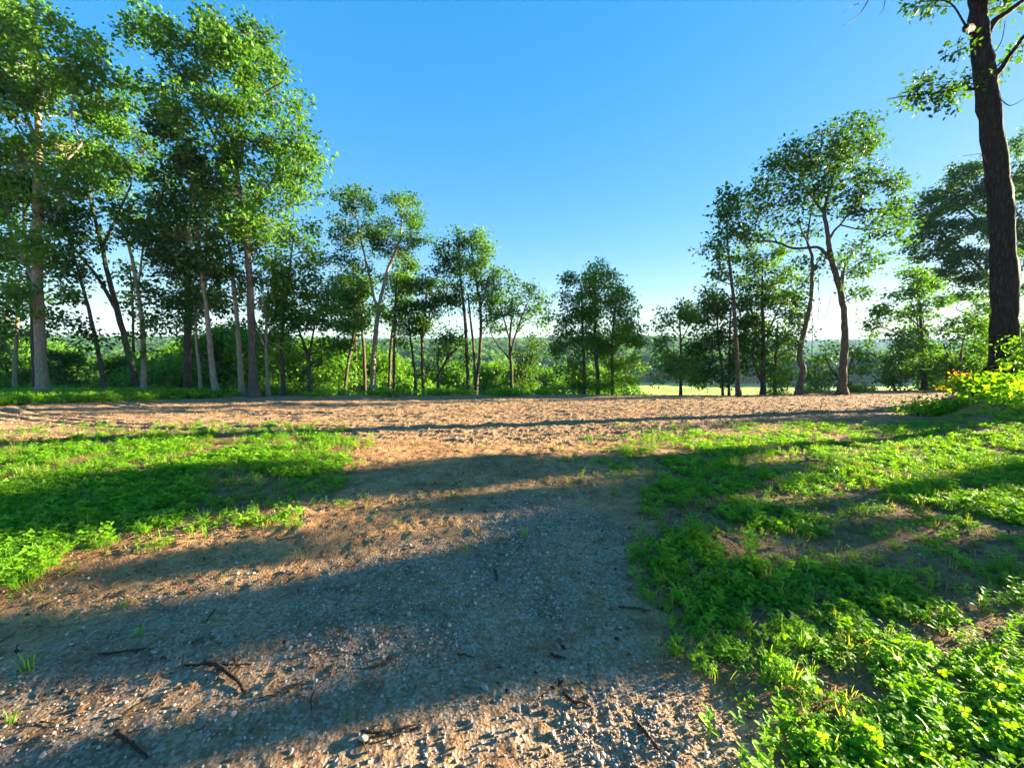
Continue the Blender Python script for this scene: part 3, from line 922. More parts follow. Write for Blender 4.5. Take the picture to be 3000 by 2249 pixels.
photo_tree('forked_tree', 'dark multi stemmed tree with dense crown between the thin grey tree and curved trunk', 25.2,
    [[(2235, 1160, 17), (2235, 1090, 14), (2236, 988, 11), (2234, 900, 9), (2233, 820, 6), (2235, 760, 4)],
     [(2232, 1120, 8), (2214, 1080, 8), (2206, 1040, 7), (2215, 980, 5), (2200, 900, 3)], [(2236, 1000, 6), (2270, 930, 5), (2300, 860, 3)]],
    [(2195, 745, 34), (2240, 755, 38), (2280, 790, 34), (2210, 815, 42), (2260, 840, 42), (2310, 850, 32), (2185, 875, 38), (2240, 900, 44), (2300, 920, 40), (2330, 890, 24), (2200, 950, 42), (2260, 980, 46), (2320, 980, 30), (2200, 1040, 38), (2180, 1000, 26), (2240, 1060, 32)], tint=0.4, dens=1.3, fat=1.15)
photo_tree('young_tree', 'thin dark stem with light green leaves low down, right behind the multi stemmed dark tree', 25.5,
    [[(2270, 1158, 9), (2271, 1090, 8), (2273, 1028, 7), (2278, 950, 5)]],
    [(2290, 1040, 40), (2310, 1090, 36), (2265, 1085, 34), (2295, 1120, 30), (2300, 990, 34), (2270, 1125, 26)], tint=0.7, leafmat=LEAF2)
photo_tree('curved_tree', 'grey brown S curved trunk kinked near its foot, left of the great spreading oak', 22.2,
    [[(2340, 1160, 20), (2346, 1120, 18), (2353, 1085, 19), (2343, 1050, 17), (2348, 1005, 15), (2362, 947, 14), (2375, 880, 12), (2379, 820, 11), (2379, 753, 9), (2366, 710, 7), (2370, 660, 5), (2378, 610, 3)],
     [(2370, 715, 5), (2350, 680, 4), (2340, 640, 3)], [(2379, 800, 5), (2400, 760, 4), (2415, 740, 3)]],
    [(2335, 650, 26, .6), (2372, 610, 26, .6), (2390, 680, 22, .5), (2310, 690, 26, .6), (2310, 880, 28), (2340, 830, 22, .6), (2400, 790, 26, .7), (2345, 760, 20, .5), (2410, 740, 22, .6), (2320, 940, 22, .5), (2330, 1010, 24, .6)], bark=BARK_R, tint=0.35)
photo_tree('oak_tree', 'great spreading oak with one long limb reaching left, tallest tree of the right hand grove', 22.0,
    [[(2466, 1158, 27), (2470, 1080, 22), (2475, 988, 20), (2474, 930, 18), (2463, 862, 17), (2445, 790, 16), (2431, 730, 14), (2424, 680, 12), (2415, 621, 10), (2430, 560, 8), (2444, 510, 6), (2462, 450, 4), (2470, 380, 3)],
     [(2440, 770, 11), (2415, 738, 10), (2391, 724, 9), (2355, 727, 8), (2322, 727, 8), (2290, 715, 7), (2259, 707, 6), (2215, 706, 5), (2185, 698, 4), (2173, 650, 3)],
     [(2428, 705, 8), (2445, 675, 7), (2465, 655, 6), (2494, 615, 5), (2540, 560, 3)], [(2467, 850, 8), (2471, 800, 7), (2478, 765, 4)], [(2418, 630, 7), (2380, 580, 6), (2350, 540, 4), (2310, 510, 3)], [(2465, 660, 5), (2520, 672, 4), (2580, 670, 3)]],
    [(2480, 365, 40), (2515, 385, 34), (2545, 365, 18), (2550, 410, 24), (2445, 390, 32), (2460, 430, 40), (2350, 420, 26), (2380, 430, 36), (2415, 460, 40), (2500, 450, 50), (2540, 450, 36), (2290, 460, 30), (2335, 470, 40), (2360, 520, 50), (2300, 500, 36), (2430, 520, 56), (2500, 510, 50), (2560, 510, 36), (2590, 545, 34), (2615, 530, 20), (2250, 500, 28), (2230, 525, 24), (2270, 545, 36), (2320, 570, 42), (2470, 570, 46), (2540, 580, 50), (2600, 600, 40), (2630, 630, 28), (2500, 620, 38), (2570, 650, 40), (2240, 580, 36), (2200, 600, 26), (2280, 620, 40), (2225, 640, 36), (2250, 690, 28), (2590, 690, 28), (2640, 690, 26), (2620, 660, 28), (2390, 580, 36), (2190, 680, 24), (2495, 750, 34), (2540, 765, 34), (2465, 800, 24), (2580, 760, 22), (2520, 800, 22, .7), (2510, 860, 12), (2530, 855, 10), (2430, 460, 40), (2205, 560, 20)],
    bark=BARK_R, rough_trunk=True, tint=0.34, depth=0.55, leaf=0.19,
    dead=[[(2478, 985, 2), (2510, 1020, 1.5), (2540, 1035, 1)], [(2470, 700, 2), (2500, 712, 1.5), (2530, 735, 1)]])
photo_tree('small_tree', 'small leafy tree at the foot of the great spreading oak, with some reddening leaves', 26,
    [[(2482, 1158, 7), (2484, 1100, 6), (2495, 1050, 4)], [(2482, 1140, 5), (2440, 1090, 4), (2420, 1050, 3)]],
    [(2385, 1085, 34), (2425, 1045, 32), (2500, 1050, 34), (2400, 1125, 32), (2520, 1085, 28), (2440, 1100, 36), (2380, 1140, 24), (2430, 1010, 22, .6), (2545, 1060, 20), (2520, 1030, 20, .6)], tint=0.55, leafmat=LEAF2)
photo_tree('layered_tree', 'light green tree with layered leaf tiers, left of the big dark leaning trunk', 28.0,
    [[(2713, 1142, 10), (2708, 1070, 9), (2701, 1002, 9), (2694, 889, 7), (2685, 820, 4)], [(2694, 900, 4), (2730, 860, 3), (2750, 830, 2)], [(2699, 960, 4), (2650, 920, 3), (2600, 910, 2)]],
    [(2660, 815, 32), (2700, 820, 34), (2730, 840, 28), (2640, 860, 32), (2600, 890, 28), (2575, 915, 22), (2560, 955, 22), (2545, 990, 16), (2680, 880, 36), (2735, 880, 28), (2630, 930, 30), (2700, 940, 34), (2620, 1000, 38), (2660, 1010, 40), (2720, 1000, 40), (2600, 1060, 32), (2640, 1070, 38), (2700, 1070, 42), (2750, 960, 26, .7), (2665, 1115, 36), (2610, 1110, 30), (2740, 1050, 34)], tint=0.3, leafmat=LEAF2, dens=1.3, fat=1.1)
photo_tree('young_tree', 'thin dark stem standing close beside the light green layered tree', 28.4,
    [[(2702, 1144, 7), (2700, 1080, 6), (2692, 1000, 5), (2688, 940, 3)]], [(2720, 1110, 30), (2690, 1040, 28), (2740, 1100, 24)], tint=0.62, leafmat=LEAF2)
photo_tree('bushy_tree', 'low dark tree with several crooked stems left of the big dark trunk', 27.0,
    [[(2795, 1128, 14), (2790, 1080, 10), (2780, 1050, 7), (2765, 1010, 4)], [(2795, 1110, 9), (2812, 1060, 8), (2820, 1010, 6), (2835, 960, 4)], [(2793, 1110, 6), (2760, 1090, 5), (2735, 1085, 3)], [(2796, 1100, 6), (2840, 1070, 4), (2870, 1040, 3)]],
    [(2800, 1000, 34), (2840, 960, 34), (2770, 1050, 30), (2840, 1050, 40), (2880, 1010, 36), (2860, 920, 34), (2880, 960, 34), (2820, 1090, 30), (2870, 1080, 36), (2750, 1090, 24), (2810, 940, 22, .6), (2900, 890, 36)], tint=0.34)
photo_tree('maple_tree', 'big dark maple whose wide crown spreads behind the leaning dark trunk on the right', 38.0,
    [[(2915, 1128, 30), (2914, 1040, 28), (2912, 950, 26), (2916, 800, 22), (2922, 660, 16), (2930, 540, 10), (2940, 440, 6)],
     [(2915, 840, 12), (2850, 760, 9), (2780, 700, 6), (2710, 670, 3)], [(2918, 720, 11), (2860, 640, 8), (2800, 590, 5)], [(2914, 940, 7), (2860, 930, 5), (2800, 905, 3)], [(2920, 640, 8), (2960, 560, 6), (2990, 480, 4)]],
    [(2840, 505, 36), (2880, 500, 42), (2810, 530, 32), (2760, 570, 36), (2720, 580, 34), (2690, 620, 34), (2655, 640, 20), (2740, 640, 42), (2800, 600, 56), (2860, 570, 56), (2910, 560, 50), (2700, 670, 38), (2760, 690, 46), (2820, 680, 56), (2880, 660, 56), (2670, 710, 24), (2720, 740, 38), (2780, 760, 42), (2840, 750, 50), (2900, 740, 56), (2760, 800, 28), (2820, 810, 38), (2880, 820, 46), (2950, 600, 50), (2980, 520, 50), (2970, 700, 60), (2960, 830, 50), (2990, 420, 44), (2990, 620, 56), (2800, 870, 26, .6), (2850, 870, 36, .8), (2730, 800, 22), (3050, 560, 80), (3060, 720, 80)],
    bark=BARK_D, tint=0.08, leaf=0.27, dens=0.75)

# --- the big leaning trunk, near right
photo_tree('oak_tree', 'big dark oak trunk leaning left, rising out of the picture on the right', 14.5,
    [[(2946, 1150, 100), (2944, 1093, 80), (2944, 960, 74), (2943, 829, 71), (2936, 680, 66), (2925, 527, 62), (2905, 370, 59), (2886, 226, 54), (2872, 110, 48), (2858, 0, 37), (2845, -160, 38), (2850, -330, 30), (2870, -500, 20), (2880, -640, 10)],
     [(2884, 110, 26), (2915, 62, 20), (2960, 30, 16), (3010, -10, 13), (3080, -70, 9)], [(2905, 235, 22), (2930, 205, 16), (2952, 172, 13), (3010, 95, 11), (3090, 20, 8)], [(2872, 60, 32), (2890, -30, 26), (2930, -150, 18), (2990, -280, 10)], [(2852, 92, 24), (2836, 84, 24), (2829, 76, 12)],
     [(2880, 262, 9), (2840, 262, 7), (2790, 268, 6), (2730, 274, 5), (2670, 280, 4), (2600, 290, 2)], [(2850, -100, 18), (2780, -190, 14), (2700, -260, 9), (2620, -300, 5)], [(2858, -350, 15), (2960, -430, 11), (3080, -470, 7)]],
    [(2790, 242, 34, 1.1), (2815, 262, 32, 1.1), (2760, 268, 26, .9), (2825, 232, 24, .9), (2745, 295, 20, .8), (2720, 226, 16, .6), (2680, 284, 13, .8), (2672, 262, 9, .8), (2740, 6, 24, .8), (2712, 8, 14, .8), (2770, -14, 24), (2815, 142, 12, .6), (2895, 215, 14, .5), (2935, 20, 22, .4), (2975, 150, 20, .4), (2990, -30, 50), (2960, -140, 70), (2880, -300, 80), (2780, -230, 70), (2680, -290, 70), (3060, -120, 80), (3000, -330, 100), (3080, -480, 100), (2900, -500, 100), (2860, -640, 90), (2960, -640, 90), (2760, -440, 90), (2660, -420, 70), (2600, -330, 50), (3160, -250, 100), (2840, -150, 40, .5), (2990, -520, 110)],
    group='trees around the clearing', bark=BARK_K, rough_trunk=True, tint=0.26, leaf=0.17, lobed=True, per=16, sprays_k=20, spread=0.2,
    dead=[[(2930, 470, 4), (2945, 480, 3), (2975, 478, 2)], [(2890, 476, 3), (2876, 452, 2), (2830, 456, 1.5), (2795, 458, 1)], [(2930, 290, 4), (2960, 310, 3), (3000, 290, 2)], [(2870, 200, 4), (2930, 130, 3), (2945, 60, 2)], [(2800, -60, 4), (2600, -60, 4), (2520, 40, 3), (2470, 78, 1.5)], [(2600, -60, 3), (2590, 20, 2), (2575, 45, 1.5)], [(2520, 10, 2.5), (2490, 20, 2), (2468, 40, 1)]])


def vine(label, pts, Y):
    ln = smooth_line(W(pts, Y), 5)
    ln[:, :3] += RNG.normal(size=(len(ln), 3)) * 0.02
    o = thing('hanging_vine', label, 'vine', ln[-1, :3], 'vines hanging from the right hand grove')
    b = MB()
    b.tube(ln[:, :3], ln[:, 3], 5, 0.1)
    b.build('stem', BARK_D, o, ln[-1, :3], smooth=True)


vine('thin straight vine hanging beside the curved trunk, left of the great spreading oak', [(2374, 840, 1.6), (2379, 940, 2), (2378, 1050, 2.4), (2377, 1150, 2.6)], 22.1)
vine('looped thin vine hanging between the curved trunk and the great spreading oak', [(2392, 760, 1.4), (2402, 870, 1.6), (2396, 930, 1.6), (2420, 925, 1.4), (2436, 860, 1.2)], 22.1)
print('leaves', NL)

# --- trees out of frame on the right whose shade stripes the clearing
UA = np.array([math.sin(SUN_AZ), math.cos(SUN_AZ), 0])
UB = np.array([-math.cos(SUN_AZ), math.sin(SUN_AZ), 0])
TE = math.tan(SUN_EL)


def shade_tree(label, u0, v0, stripes, name='oak_tree', leaf=0.22, tint=0.4, trunk=0.2, height=15):
    """stripes: (u, v, half width, strength): ground spots the crown stands between and the sun"""
    base = UA * u0 + UB * v0
    gz = float(H_smooth(base[0], base[1]))
    base[2] = gz
    cl, top = [], height
    for (u, v, hw, k) in stripes:
        uu = u0 + RNG.uniform(-0.8, 0.8)
        c = UA * uu + UB * v
        z = (uu - u) * TE
        top = max(top, z)
        cl.append((c[0], c[1], z, hw, k))
    for q in range(16):                          # the upper crown, whose shade falls beyond the clearing
        a_, rr_ = RNG.random() * 6.28, 3.0 * math.sqrt(RNG.random())
        cl.append((base[0] + rr_ * math.cos(a_), base[1] + rr_ * math.sin(a_), gz + 9.3 + 6.0 * RNG.random(), 1.25, 0.22))
    root = thing(name, label, 'tree', base, 'trees around the clearing')
    st = np.array([[*base[:2], gz, trunk], [*(base[:2] + RNG.normal(size=2) * 0.04), gz + top * 0.4, trunk * 0.92], [*(base[:2] + RNG.normal(size=2) * 0.08), gz + top * 0.8, trunk * 0.7], [*base[:2], gz + top, 0.04]])
    grow(root, base, [st], cl, leaf=leaf, tint=tint, sprays_k=60, per=26, bark=BARK_D, tight=True, spread=0.07, twig=0.3)


A = [(u, 4.78 + 0.12 * math.sin(u * 1.3), 0.55, 1.0) for u in np.arange(-11, 2.4, 1.3)] + [(3.2, 4.6, 0.40, 1.2), (4.6, 4.6, 0.3, 1.0), (3.1, 3.95, 0.2, 1.3), (4.2, 3.9, 0.2, 1.2)]
Bs = [(u, 2.60 + 0.05 * math.sin(u * 2.1), 0.20, 0.8) for u in np.arange(-6, 1.3, 0.8)] + [(1.7, 3.2, 0.2, 1.2), (2.5, 3.45, 0.24, 1.2), (3.5, 3.5, 0.26, 1.0), (1.2, 2.85, 0.22, 1.2), (0.95, 2.4, 0.15, 1.4), (0.9, 2.12, 0.13, 1.6), (0.9, 1.95, 0.12, 1.6), (-1.2, 2.38, 0.07, .8)]
Cs = [(1.0, 1.75, 0.12, 1.2), (3.0, 1.62, 0.12, 1.0)]
Ds = [(7.6, 2.55, 0.38, 1.2), (7.6, 2.1, 0.36, 1.2), (7.7, 1.75, 0.28, 1.2), (10, 2.5, 0.45, 1.2), (10, 1.9, 0.4, 1.0), (12, 2.9, 0.7, 1)]
for _ in range(4):
    A.append((RNG.uniform(-5, 2), RNG.uniform(5.4, 5.9), RNG.uniform(0.05, 0.10), 0.9))
for q in ((0.6, 3.75, 0.06), (-1.4, 3.3, 0.05), (3.4, 2.2, 0.05), (4.2, 1.3, 0.06)):
    Bs.append((*q, 0.9))
shade_tree('oak standing out of view to the right, its crown shading the left grass', 25.0, 4.8, A)
shade_tree('oak standing out of view to the right, its crown shading the middle of the track', 27.0, 2.76, Bs, trunk=0.18)
shade_tree('oak standing out of view to the right, its trunk shading the near gravel', 22.0, 1.68, Cs, trunk=0.155, height=15)
shade_tree('oak standing out of view to the right, its crown shading the right bank', 31.0, 1.68, Ds)

# ------------------------------------------------------------------ undergrowth and valley trees
def proto_shrub(name, n, rx, rz, leaf, mat, tint):
    b = MB()
    stems = MB()
    pos = []
    for k in range(n):
        a = RNG.random() * 2 * math.pi
        r = rx * math.sqrt(RNG.random())
        zz = rz * (0.25 + 0.75 * RNG.random()) * (1 - 0.55 * (r / rx) ** 2)
        c = np.array([r * math.cos(a), r * math.sin(a), zz])
        pos.append(c)
        if k % 3 == 0:
            stems.tube(np.vstack([[c[0] * 0.15, c[1] * 0.15, -0.1], c * np.array([0.6, 0.6, 0.6]), c]), [0.02, 0.013, 0.004], 4, cap=False)
    pos = np.array(pos)
    idx = np.repeat(np.arange(n), 16)
    off = RNG.normal(size=(len(idx), 3)) * np.array([0.2, 0.2, 0.1])
    add_leaves(b, pos[idx] + off, leaf, leaf * 0.55, np.clip(tint + RNG.normal(size=len(idx)) * 0.15, 0, 1), outdir=unit(off))
    return stems, b, mat


MARKS = [(128, 'big pale oak'), (309, 'thin leaning trunk'), (405, 'forked dark tree'), (547, 'dark straight trunk'), (634, 'pale leaning trunk'), (743, 'rough barked oak'), (905, 'small Y forked tree'), (1090, 'twin pale tree'), (1241, 'fan branched tree'), (1380, 'close tall pair'), (1501, 'vase shaped tree'), (1755, 'rounded clump'), (1994, 'umbrella shaped tree'), (2164, 'thin grey tree'), (2342, 'curved trunk'), (2466, 'spreading oak'), (2713, 'layered tree'), (2945, 'big dark trunk')]


def between(px):
    px = min(max(px, 0), 3000)
    a = [n for p, n in MARKS if p <= px]
    b_ = [n for p, n in MARKS if p > px]
    if not a:
        return 'left of the ' + MARKS[0][1]
    if not b_:
        return 'right of the ' + MARKS[-1][1]
    return 'between ' + a[-1] + ' and ' + b_[0]


SHRUBS = [proto_shrub('shrub', 90, 1.3, 2.0, 0.17, LEAF2, 0.42), proto_shrub('shrub', 110, 1.6, 1.6, 0.16, LEAF2, 0.6), proto_shrub('shrub', 100, 1.2, 2.6, 0.18, LEAF2, 0.3)]
shrub_roots = []
for k, (st, lf, mat) in enumerate(SHRUBS):
    shrub_roots.append((st, lf, mat))
protos = [None, None, None]
for i in range(84):
    k = i % 3
    px = -350 + 3600 * (i + RNG.random()) / 84
    Y = 23.9 + 7.5 * RNG.random()
    x = (px - 1500) / FPX * Y
    if 1880 < px < 2760 and RNG.random() < 0.8:
        continue
    if x > 0 and Y < 25.5:
        Y += 2.0
    if px < 1000:
        Y = 23.2 + 5.0 * RNG.random()
        x = (px - 1500) / FPX * Y
    z = float(H_smooth(x, Y)) - 0.15
    sc = 0.42 + 0.36 * RNG.random()
    if px > 1580:
        sc *= 0.8
    lab = ['leafy green shrub', 'broad bright green shrub', 'upright leafy shrub'][k] + (' at field edge ' if Y < 26 else ' down the slope ') + between(px)
    if protos[k] is None:
        r = thing('shrub', lab, 'shrub', (x, Y, z), 'shrubs beyond the field edge')
        st, lf, mat = SHRUBS[k]
        st.build('stem', BARK_D, r, smooth=True)
        lf.build('foliage', mat, r)
        r.rotation_euler = (0, 0, RNG.random() * 6.28)
        r.scale = (sc,) * 3
        protos[k] = r
    else:
        copy_thing(protos[k], (x, Y, z), RNG.random() * 6.28, sc, lab)


def proto_tree(name, label, hgt, cr, tint, mat):
    base = np.zeros(3)
    root = thing(name, label, 'tree', base, 'trees on the slope and in the valley')
    st = np.array([[0, 0, 0, 0.16], [0.1, 0, hgt * 0.3, 0.13], [0.05, 0.1, hgt * 0.65, 0.08], [0, 0, hgt * 0.92, 0.03]])
    cl = []
    for k in range(26):
        a = RNG.random() * 6.28
        zz = hgt * (0.28 + 0.68 * RNG.random())
        rr = cr * math.sqrt(max(0.05, 1 - ((zz / hgt - 0.55) / 0.5) ** 2)) * math.sqrt(RNG.random())
        cl.append((rr * math.cos(a), rr * math.sin(a), zz, cr * 0.36, 1.0))
    grow(root, base, [st], cl, leaf=0.34, tint=tint, sprays_k=11, per=20, leafmat=mat, twig=0.15, spread=0.34)
    return root


VT = [proto_tree('valley_tree', 'rounded leafy tree on the slope beyond the field', 9.0, 3.2, 0.45, LEAF), proto_tree('valley_tree', 'pale green leafy tree on the slope beyond the field', 7.5, 3.4, 0.6, LEAF2), proto_tree('valley_tree', 'dark leafy tree on the slope beyond the field', 10.5, 3.6, 0.42, LEAF)]
vlab = ['rounded leafy', 'pale green', 'dark leafy']
cnt = 0
UNDER = [(20, 27, 970), (95, 30, 1000), (170, 27, 1020), (490, 31, 1010), (560, 28, 975), (665, 29, 960), (800, 29, 960), (860, 32, 990), (930, 30, 1010), (1050, 34, 1020), (1120, 35, 1030), (1180, 36, 1040), (1290, 38, 1060), (1450, 40, 1070), (1590, 42, 1080), (2880, 36, 960), (2990, 34, 930)]
for i in range(150 + len(UNDER)):
    Y = 30 + 75 * RNG.random() ** 1.3
    px = RNG.uniform(-350, 3350)
    if i < len(UNDER):
        px, Y = UNDER[i][:2]
    elif 1830 < px < 2760:
        continue
    x = (px - 1500) / FPX * Y
    z = float(H_smooth(x, Y))
    top = P(px, UNDER[i][2] if i < len(UNDER) else RNG.uniform(1055, 1125) if px > 1000 else RNG.uniform(1010, 1105), Y)[2]
    k = (1, 0, 1, 1)[i % 4] if i < len(UNDER) else i % 3
    hh = top - z
    if hh < 2.5:
        continue
    sc = hh / (9.0, 7.5, 10.5)[k]
    sc = min(sc, 1.7)
    size = 'tall' if sc > 1.2 else 'low' if sc < 0.6 else 'mid sized'
    lab = size + ' ' + vlab[k] + ' tree ' + between(px)
    if cnt < 3 and VT[cnt].location.length < 0.01:
        o = VT[cnt]
        sc = min(1.7, hh / (9.0, 7.5, 10.5)[cnt])
        o.rotation_euler = (0, 0, RNG.random() * 6.28)
        o.location = (x, Y, z - 0.1)
        o.scale = (sc,) * 3
        o['label'] = size + ' ' + vlab[cnt] + ' tree ' + between(px)
    else:
        copy_thing(VT[k], (x, Y, z - 0.1), RNG.random() * 6.28, (sc * 1.1, sc * 1.1, sc), lab)
    cnt += 1


# ------------------------------------------------------------------ scattering of uncountable stuff
def scatter(name, pts, rots, scl, idx, protos_, label):
    coll = bpy.data.collections.new(name + '_sources')
    for o in protos_:
        coll.objects.link(o)
    me = bpy.data.meshes.new(name)
    me.vertices.add(len(pts))
    me.vertices.foreach_set('co', np.asarray(pts, np.float32).ravel())
    a = me.attributes.new('rot', 'FLOAT_VECTOR', 'POINT')
    a.data.foreach_set('vector', np.asarray(rots, np.float32).ravel())
    a = me.attributes.new('scl', 'FLOAT_VECTOR', 'POINT')
    scl = np.asarray(scl, np.float32)
    if scl.ndim == 1:
        scl = np.repeat(scl[:, None], 3, 1)
    a.data.foreach_set('vector', scl.ravel())
    a = me.attributes.new('idx', 'INT', 'POINT')
    a.data.foreach_set('value', np.asarray(idx, np.int32))
    me.update()
    o = bpy.data.objects.new(name, me)
    COL.objects.link(o)
    o['kind'] = 'stuff'
    o['label'] = label
    ng = bpy.data.node_groups.new(name, 'GeometryNodeTree')
    ng.interface.new_socket('Geometry', in_out='INPUT', socket_type='NodeSocketGeometry')
    ng.interface.new_socket('Geometry', in_out='OUTPUT', socket_type='NodeSocketGeometry')
    gi, go = ng.nodes.new('NodeGroupInput'), ng.nodes.new('NodeGroupOutput')
    ci = ng.nodes.new('GeometryNodeCollectionInfo')
    ci.inputs['Collection'].default_value = coll
    ci.inputs['Separate Children'].default_value = True
    ci.inputs['Reset Children'].default_value = True
    ip = ng.nodes.new('GeometryNodeInstanceOnPoints')
    ip.inputs['Pick Instance'].default_value = True

    def na(nm, dt):
        q = ng.nodes.new('GeometryNodeInputNamedAttribute')
        q.data_type = dt
        q.inputs['Name'].default_value = nm
        return next(s for s in q.outputs if s.enabled and s.name == 'Attribute')
    ng.links.new(gi.outputs[0], ip.inputs['Points'])
    ng.links.new(ci.outputs[0], ip.inputs['Instance'])
    ng.links.new(na('idx', 'INT'), ip.inputs['Instance Index'])
    ng.links.new(na('rot', 'FLOAT_VECTOR'), ip.inputs['Rotation'])
    ng.links.new(na('scl', 'FLOAT_VECTOR'), ip.inputs['Scale'])
    ng.links.new(ip.outputs[0], go.inputs[0])
    md = o.modifiers.new('scatter', 'NODES')
    md.node_group = ng
    return o


def rz(n, tilt=0.0):
    r = RNG.normal(size=(n, 3)) * tilt
    r[:, 2] = RNG.random(n) * 2 * math.pi
    return r


# far woods on the valley sides and hills
def far_crown(tint, n=620):
    b = MB()
    u = unit(RNG.normal(size=(n, 3)))
    lump = 1 + 0.22 * np.sin(u[:, 0] * 5 + tint * 40) * np.cos(u[:, 1] * 4 + tint * 9) + 0.10 * RNG.normal(size=n)
    p = u * lump[:, None] * np.array([4.6, 4.6, 5.0])
    p[:, 2] = np.maximum(p[:, 2], -5.5) + 7.0
    add_leaves(b, p, 1.9, 1.6, np.clip(tint + 0.08 * RNG.normal(size=n), 0, 1), up=0.5, outdir=u * 0.2, facing=u * np.array([1, 1, 0.9]) + np.array([0, 0, 0.25]))
    b.tube(np.array([[0, 0, -1], [0, 0, 6], [0.2, 0, 10]]), [0.3, 0.25, 0.1], 5, cap=False, tint=0.02)
    return b.build('woodland_tree', LEAF, link=False)


fw = [far_crown(t) for t in (0.30, 0.40, 0.54, 0.36, 0.66)]
pts = []
for (y0, y1, sp) in ((105, 300, 7.2), (268, 760, 8.2), (760, 2200, 12)):
    n = int(3.4 * (y1 ** 2 - y0 ** 2) / 2 / sp ** 2)
    y = np.sqrt(RNG.uniform(y0 ** 2, y1 ** 2, n))
    x = RNG.uniform(-1.7, 1.7, n) * y
    t = x / y
    keep = np.ones(n, bool)
    keep &= ~((y < 272) & (t > -0.02))
    keep &= ~((y > 150) & (y < 185) & (t < -0.1) & (t > -0.75))
    keep &= ~((y > 430) & (y < 640) & (t > 0.66) & (t < 0.9))
    keep &= ~((y > 760) & (y < 900) & (t > 0.02) & (t < 0.1))
    pts.append(np.stack([x, y, H_smooth(x, y), np.full(n, sp)], 1)[keep])
pts = np.vstack(pts)
sc = (0.8 + 0.75 * RNG.random(len(pts))) * np.where(pts[:, 3] > 12, pts[:, 3] / 11.0, 1)
scatter('woods', pts[:, :3], rz(len(pts)), np.stack([sc, sc, np.minimum(sc, 1.45)], 1), RNG.integers(0, 5, len(pts)), fw, 'far wooded hillsides across the valley')

# scattered hedgerow trees on the meadow's far side
# gravel
def rock(nm, mat, k=0.3, flat=0.7):
    b = MB()
    g = (1 + 5 ** .5) / 2
    v = unit(np.array([(-1, g, 0), (1, g, 0), (-1, -g, 0), (1, -g, 0), (0, -1, g), (0, 1, g), (0, -1, -g), (0, 1, -g), (g, 0, -1), (g, 0, 1), (-g, 0, -1), (-g, 0, 1)], float))
    f = [(0, 11, 5), (0, 5, 1), (0, 1, 7), (0, 7, 10), (0, 10, 11), (1, 5, 9), (5, 11, 4), (11, 10, 2), (10, 7, 6), (7, 1, 8), (3, 9, 4), (3, 4, 2), (3, 2, 6), (3, 6, 8), (3, 8, 9), (4, 9, 5), (2, 4, 11), (6, 2, 10), (8, 6, 7), (9, 8, 1)]
    v = v * (1 + k * (RNG.random((12, 1)) - 0.5) * 2) * np.array([1.0, 0.62 + 0.3 * RNG.random(), flat])
    b.add(v * 0.5, f)
    return b.build(nm, mat, link=False)


STONE = simple_material('limestone_gravel', [(0.15, (0.10, 0.072, 0.052)), (0.42, (0.24, 0.18, 0.135)), (0.7, (0.37, 0.29, 0.225)), (1.0, (0.56, 0.47, 0.38))], 3.0, 0.8, True, 0.3)
CLOD = simple_material('soil_clod', [(0.1, (0.16, 0.09, 0.045)), (0.5, (0.32, 0.185, 0.092)), (1.0, (0.52, 0.33, 0.175))], 4.0, 0.95, True, 0.1)


def sample(n, y0, y1, umax=2.1):
    """random ground points, denser near the viewer"""
    y = y0 * (y1 / y0) ** RNG.random(n)
    x = RNG.uniform(-umax, umax, n) * (y + 0.6)
    return x, y


x, y = sample(280000, 1.0, 8.0)
m = ground_masks(x, y)
gpatch = sstep(0.35, 0.6, fbm(x * 1.4, y * 1.4, 3, 111))
prob = (m['path'] * (0.10 + 0.75 * gpatch) * (0.14 + 0.86 * np.exp(-((m['q'][:, 0] - 1600) / 420.0) ** 2)) + 0.05 * (1 - m['field'])) * (1 - 0.75 * m['veg'])
keep = RNG.random(len(x)) < prob
x, y = x[keep], y[keep]
z = H(x, y)
s = np.minimum(0.006 + 0.0055 * RNG.exponential(1.0, len(x)), 0.034) * (0.8 + 0.07 * y)
scatter('gravel', np.stack([x, y, z + 0.1 * s], 1), rz(len(x), 0.5), s, RNG.integers(0, 6, len(x)), [rock('gravel_stone', STONE) for _ in range(6)], 'grey limestone gravel strewn over the track')

x, y = sample(200000, 3.6, 23.5, 1.6)
m = ground_masks(x, y)
prob = (0.2 + 0.7 * sstep(-0.4, 0.3, x / y)) * m['field'] + 0.10 * (1 - m['veg'])
keep = RNG.random(len(x)) < prob
x, y = x[keep], y[keep]
z = H(x, y)
s = np.minimum(0.010 + 0.013 * RNG.exponential(1.0, len(x)), 0.07) * (0.6 + 0.03 * y)
scatter('soil_clods', np.stack([x, y, z + 0.05 * s], 1), rz(len(x), 0.5), s, RNG.integers(0, 5, len(x)), [rock('clod', CLOD, 0.35, 0.75) for _ in range(5)], 'loose clods of tan tilled soil')

# ------------------------------------------------------------------ low plants
def leaflet(b, base, dirv, nrm, L, W_, tint):
    s = unit(np.cross(nrm, dirv))
    v = np.array([base, base + dirv * L * 0.4 + s * W_ * 0.5 + nrm * L * 0.06, base + dirv * L * 0.8 + s * W_ * 0.36, base + dirv * L - nrm * L * 0.08, base + dirv * L * 0.8 - s * W_ * 0.36, base + dirv * L * 0.4 - s * W_ * 0.5 + nrm * L * 0.06, base + dirv * L * 0.55 - nrm * L * 0.03])
    b.add(v, [(0, 6, 1), (1, 6, 2), (2, 6, 3), (3, 6, 4), (4, 6, 5), (5, 6, 0)], tint=tint)


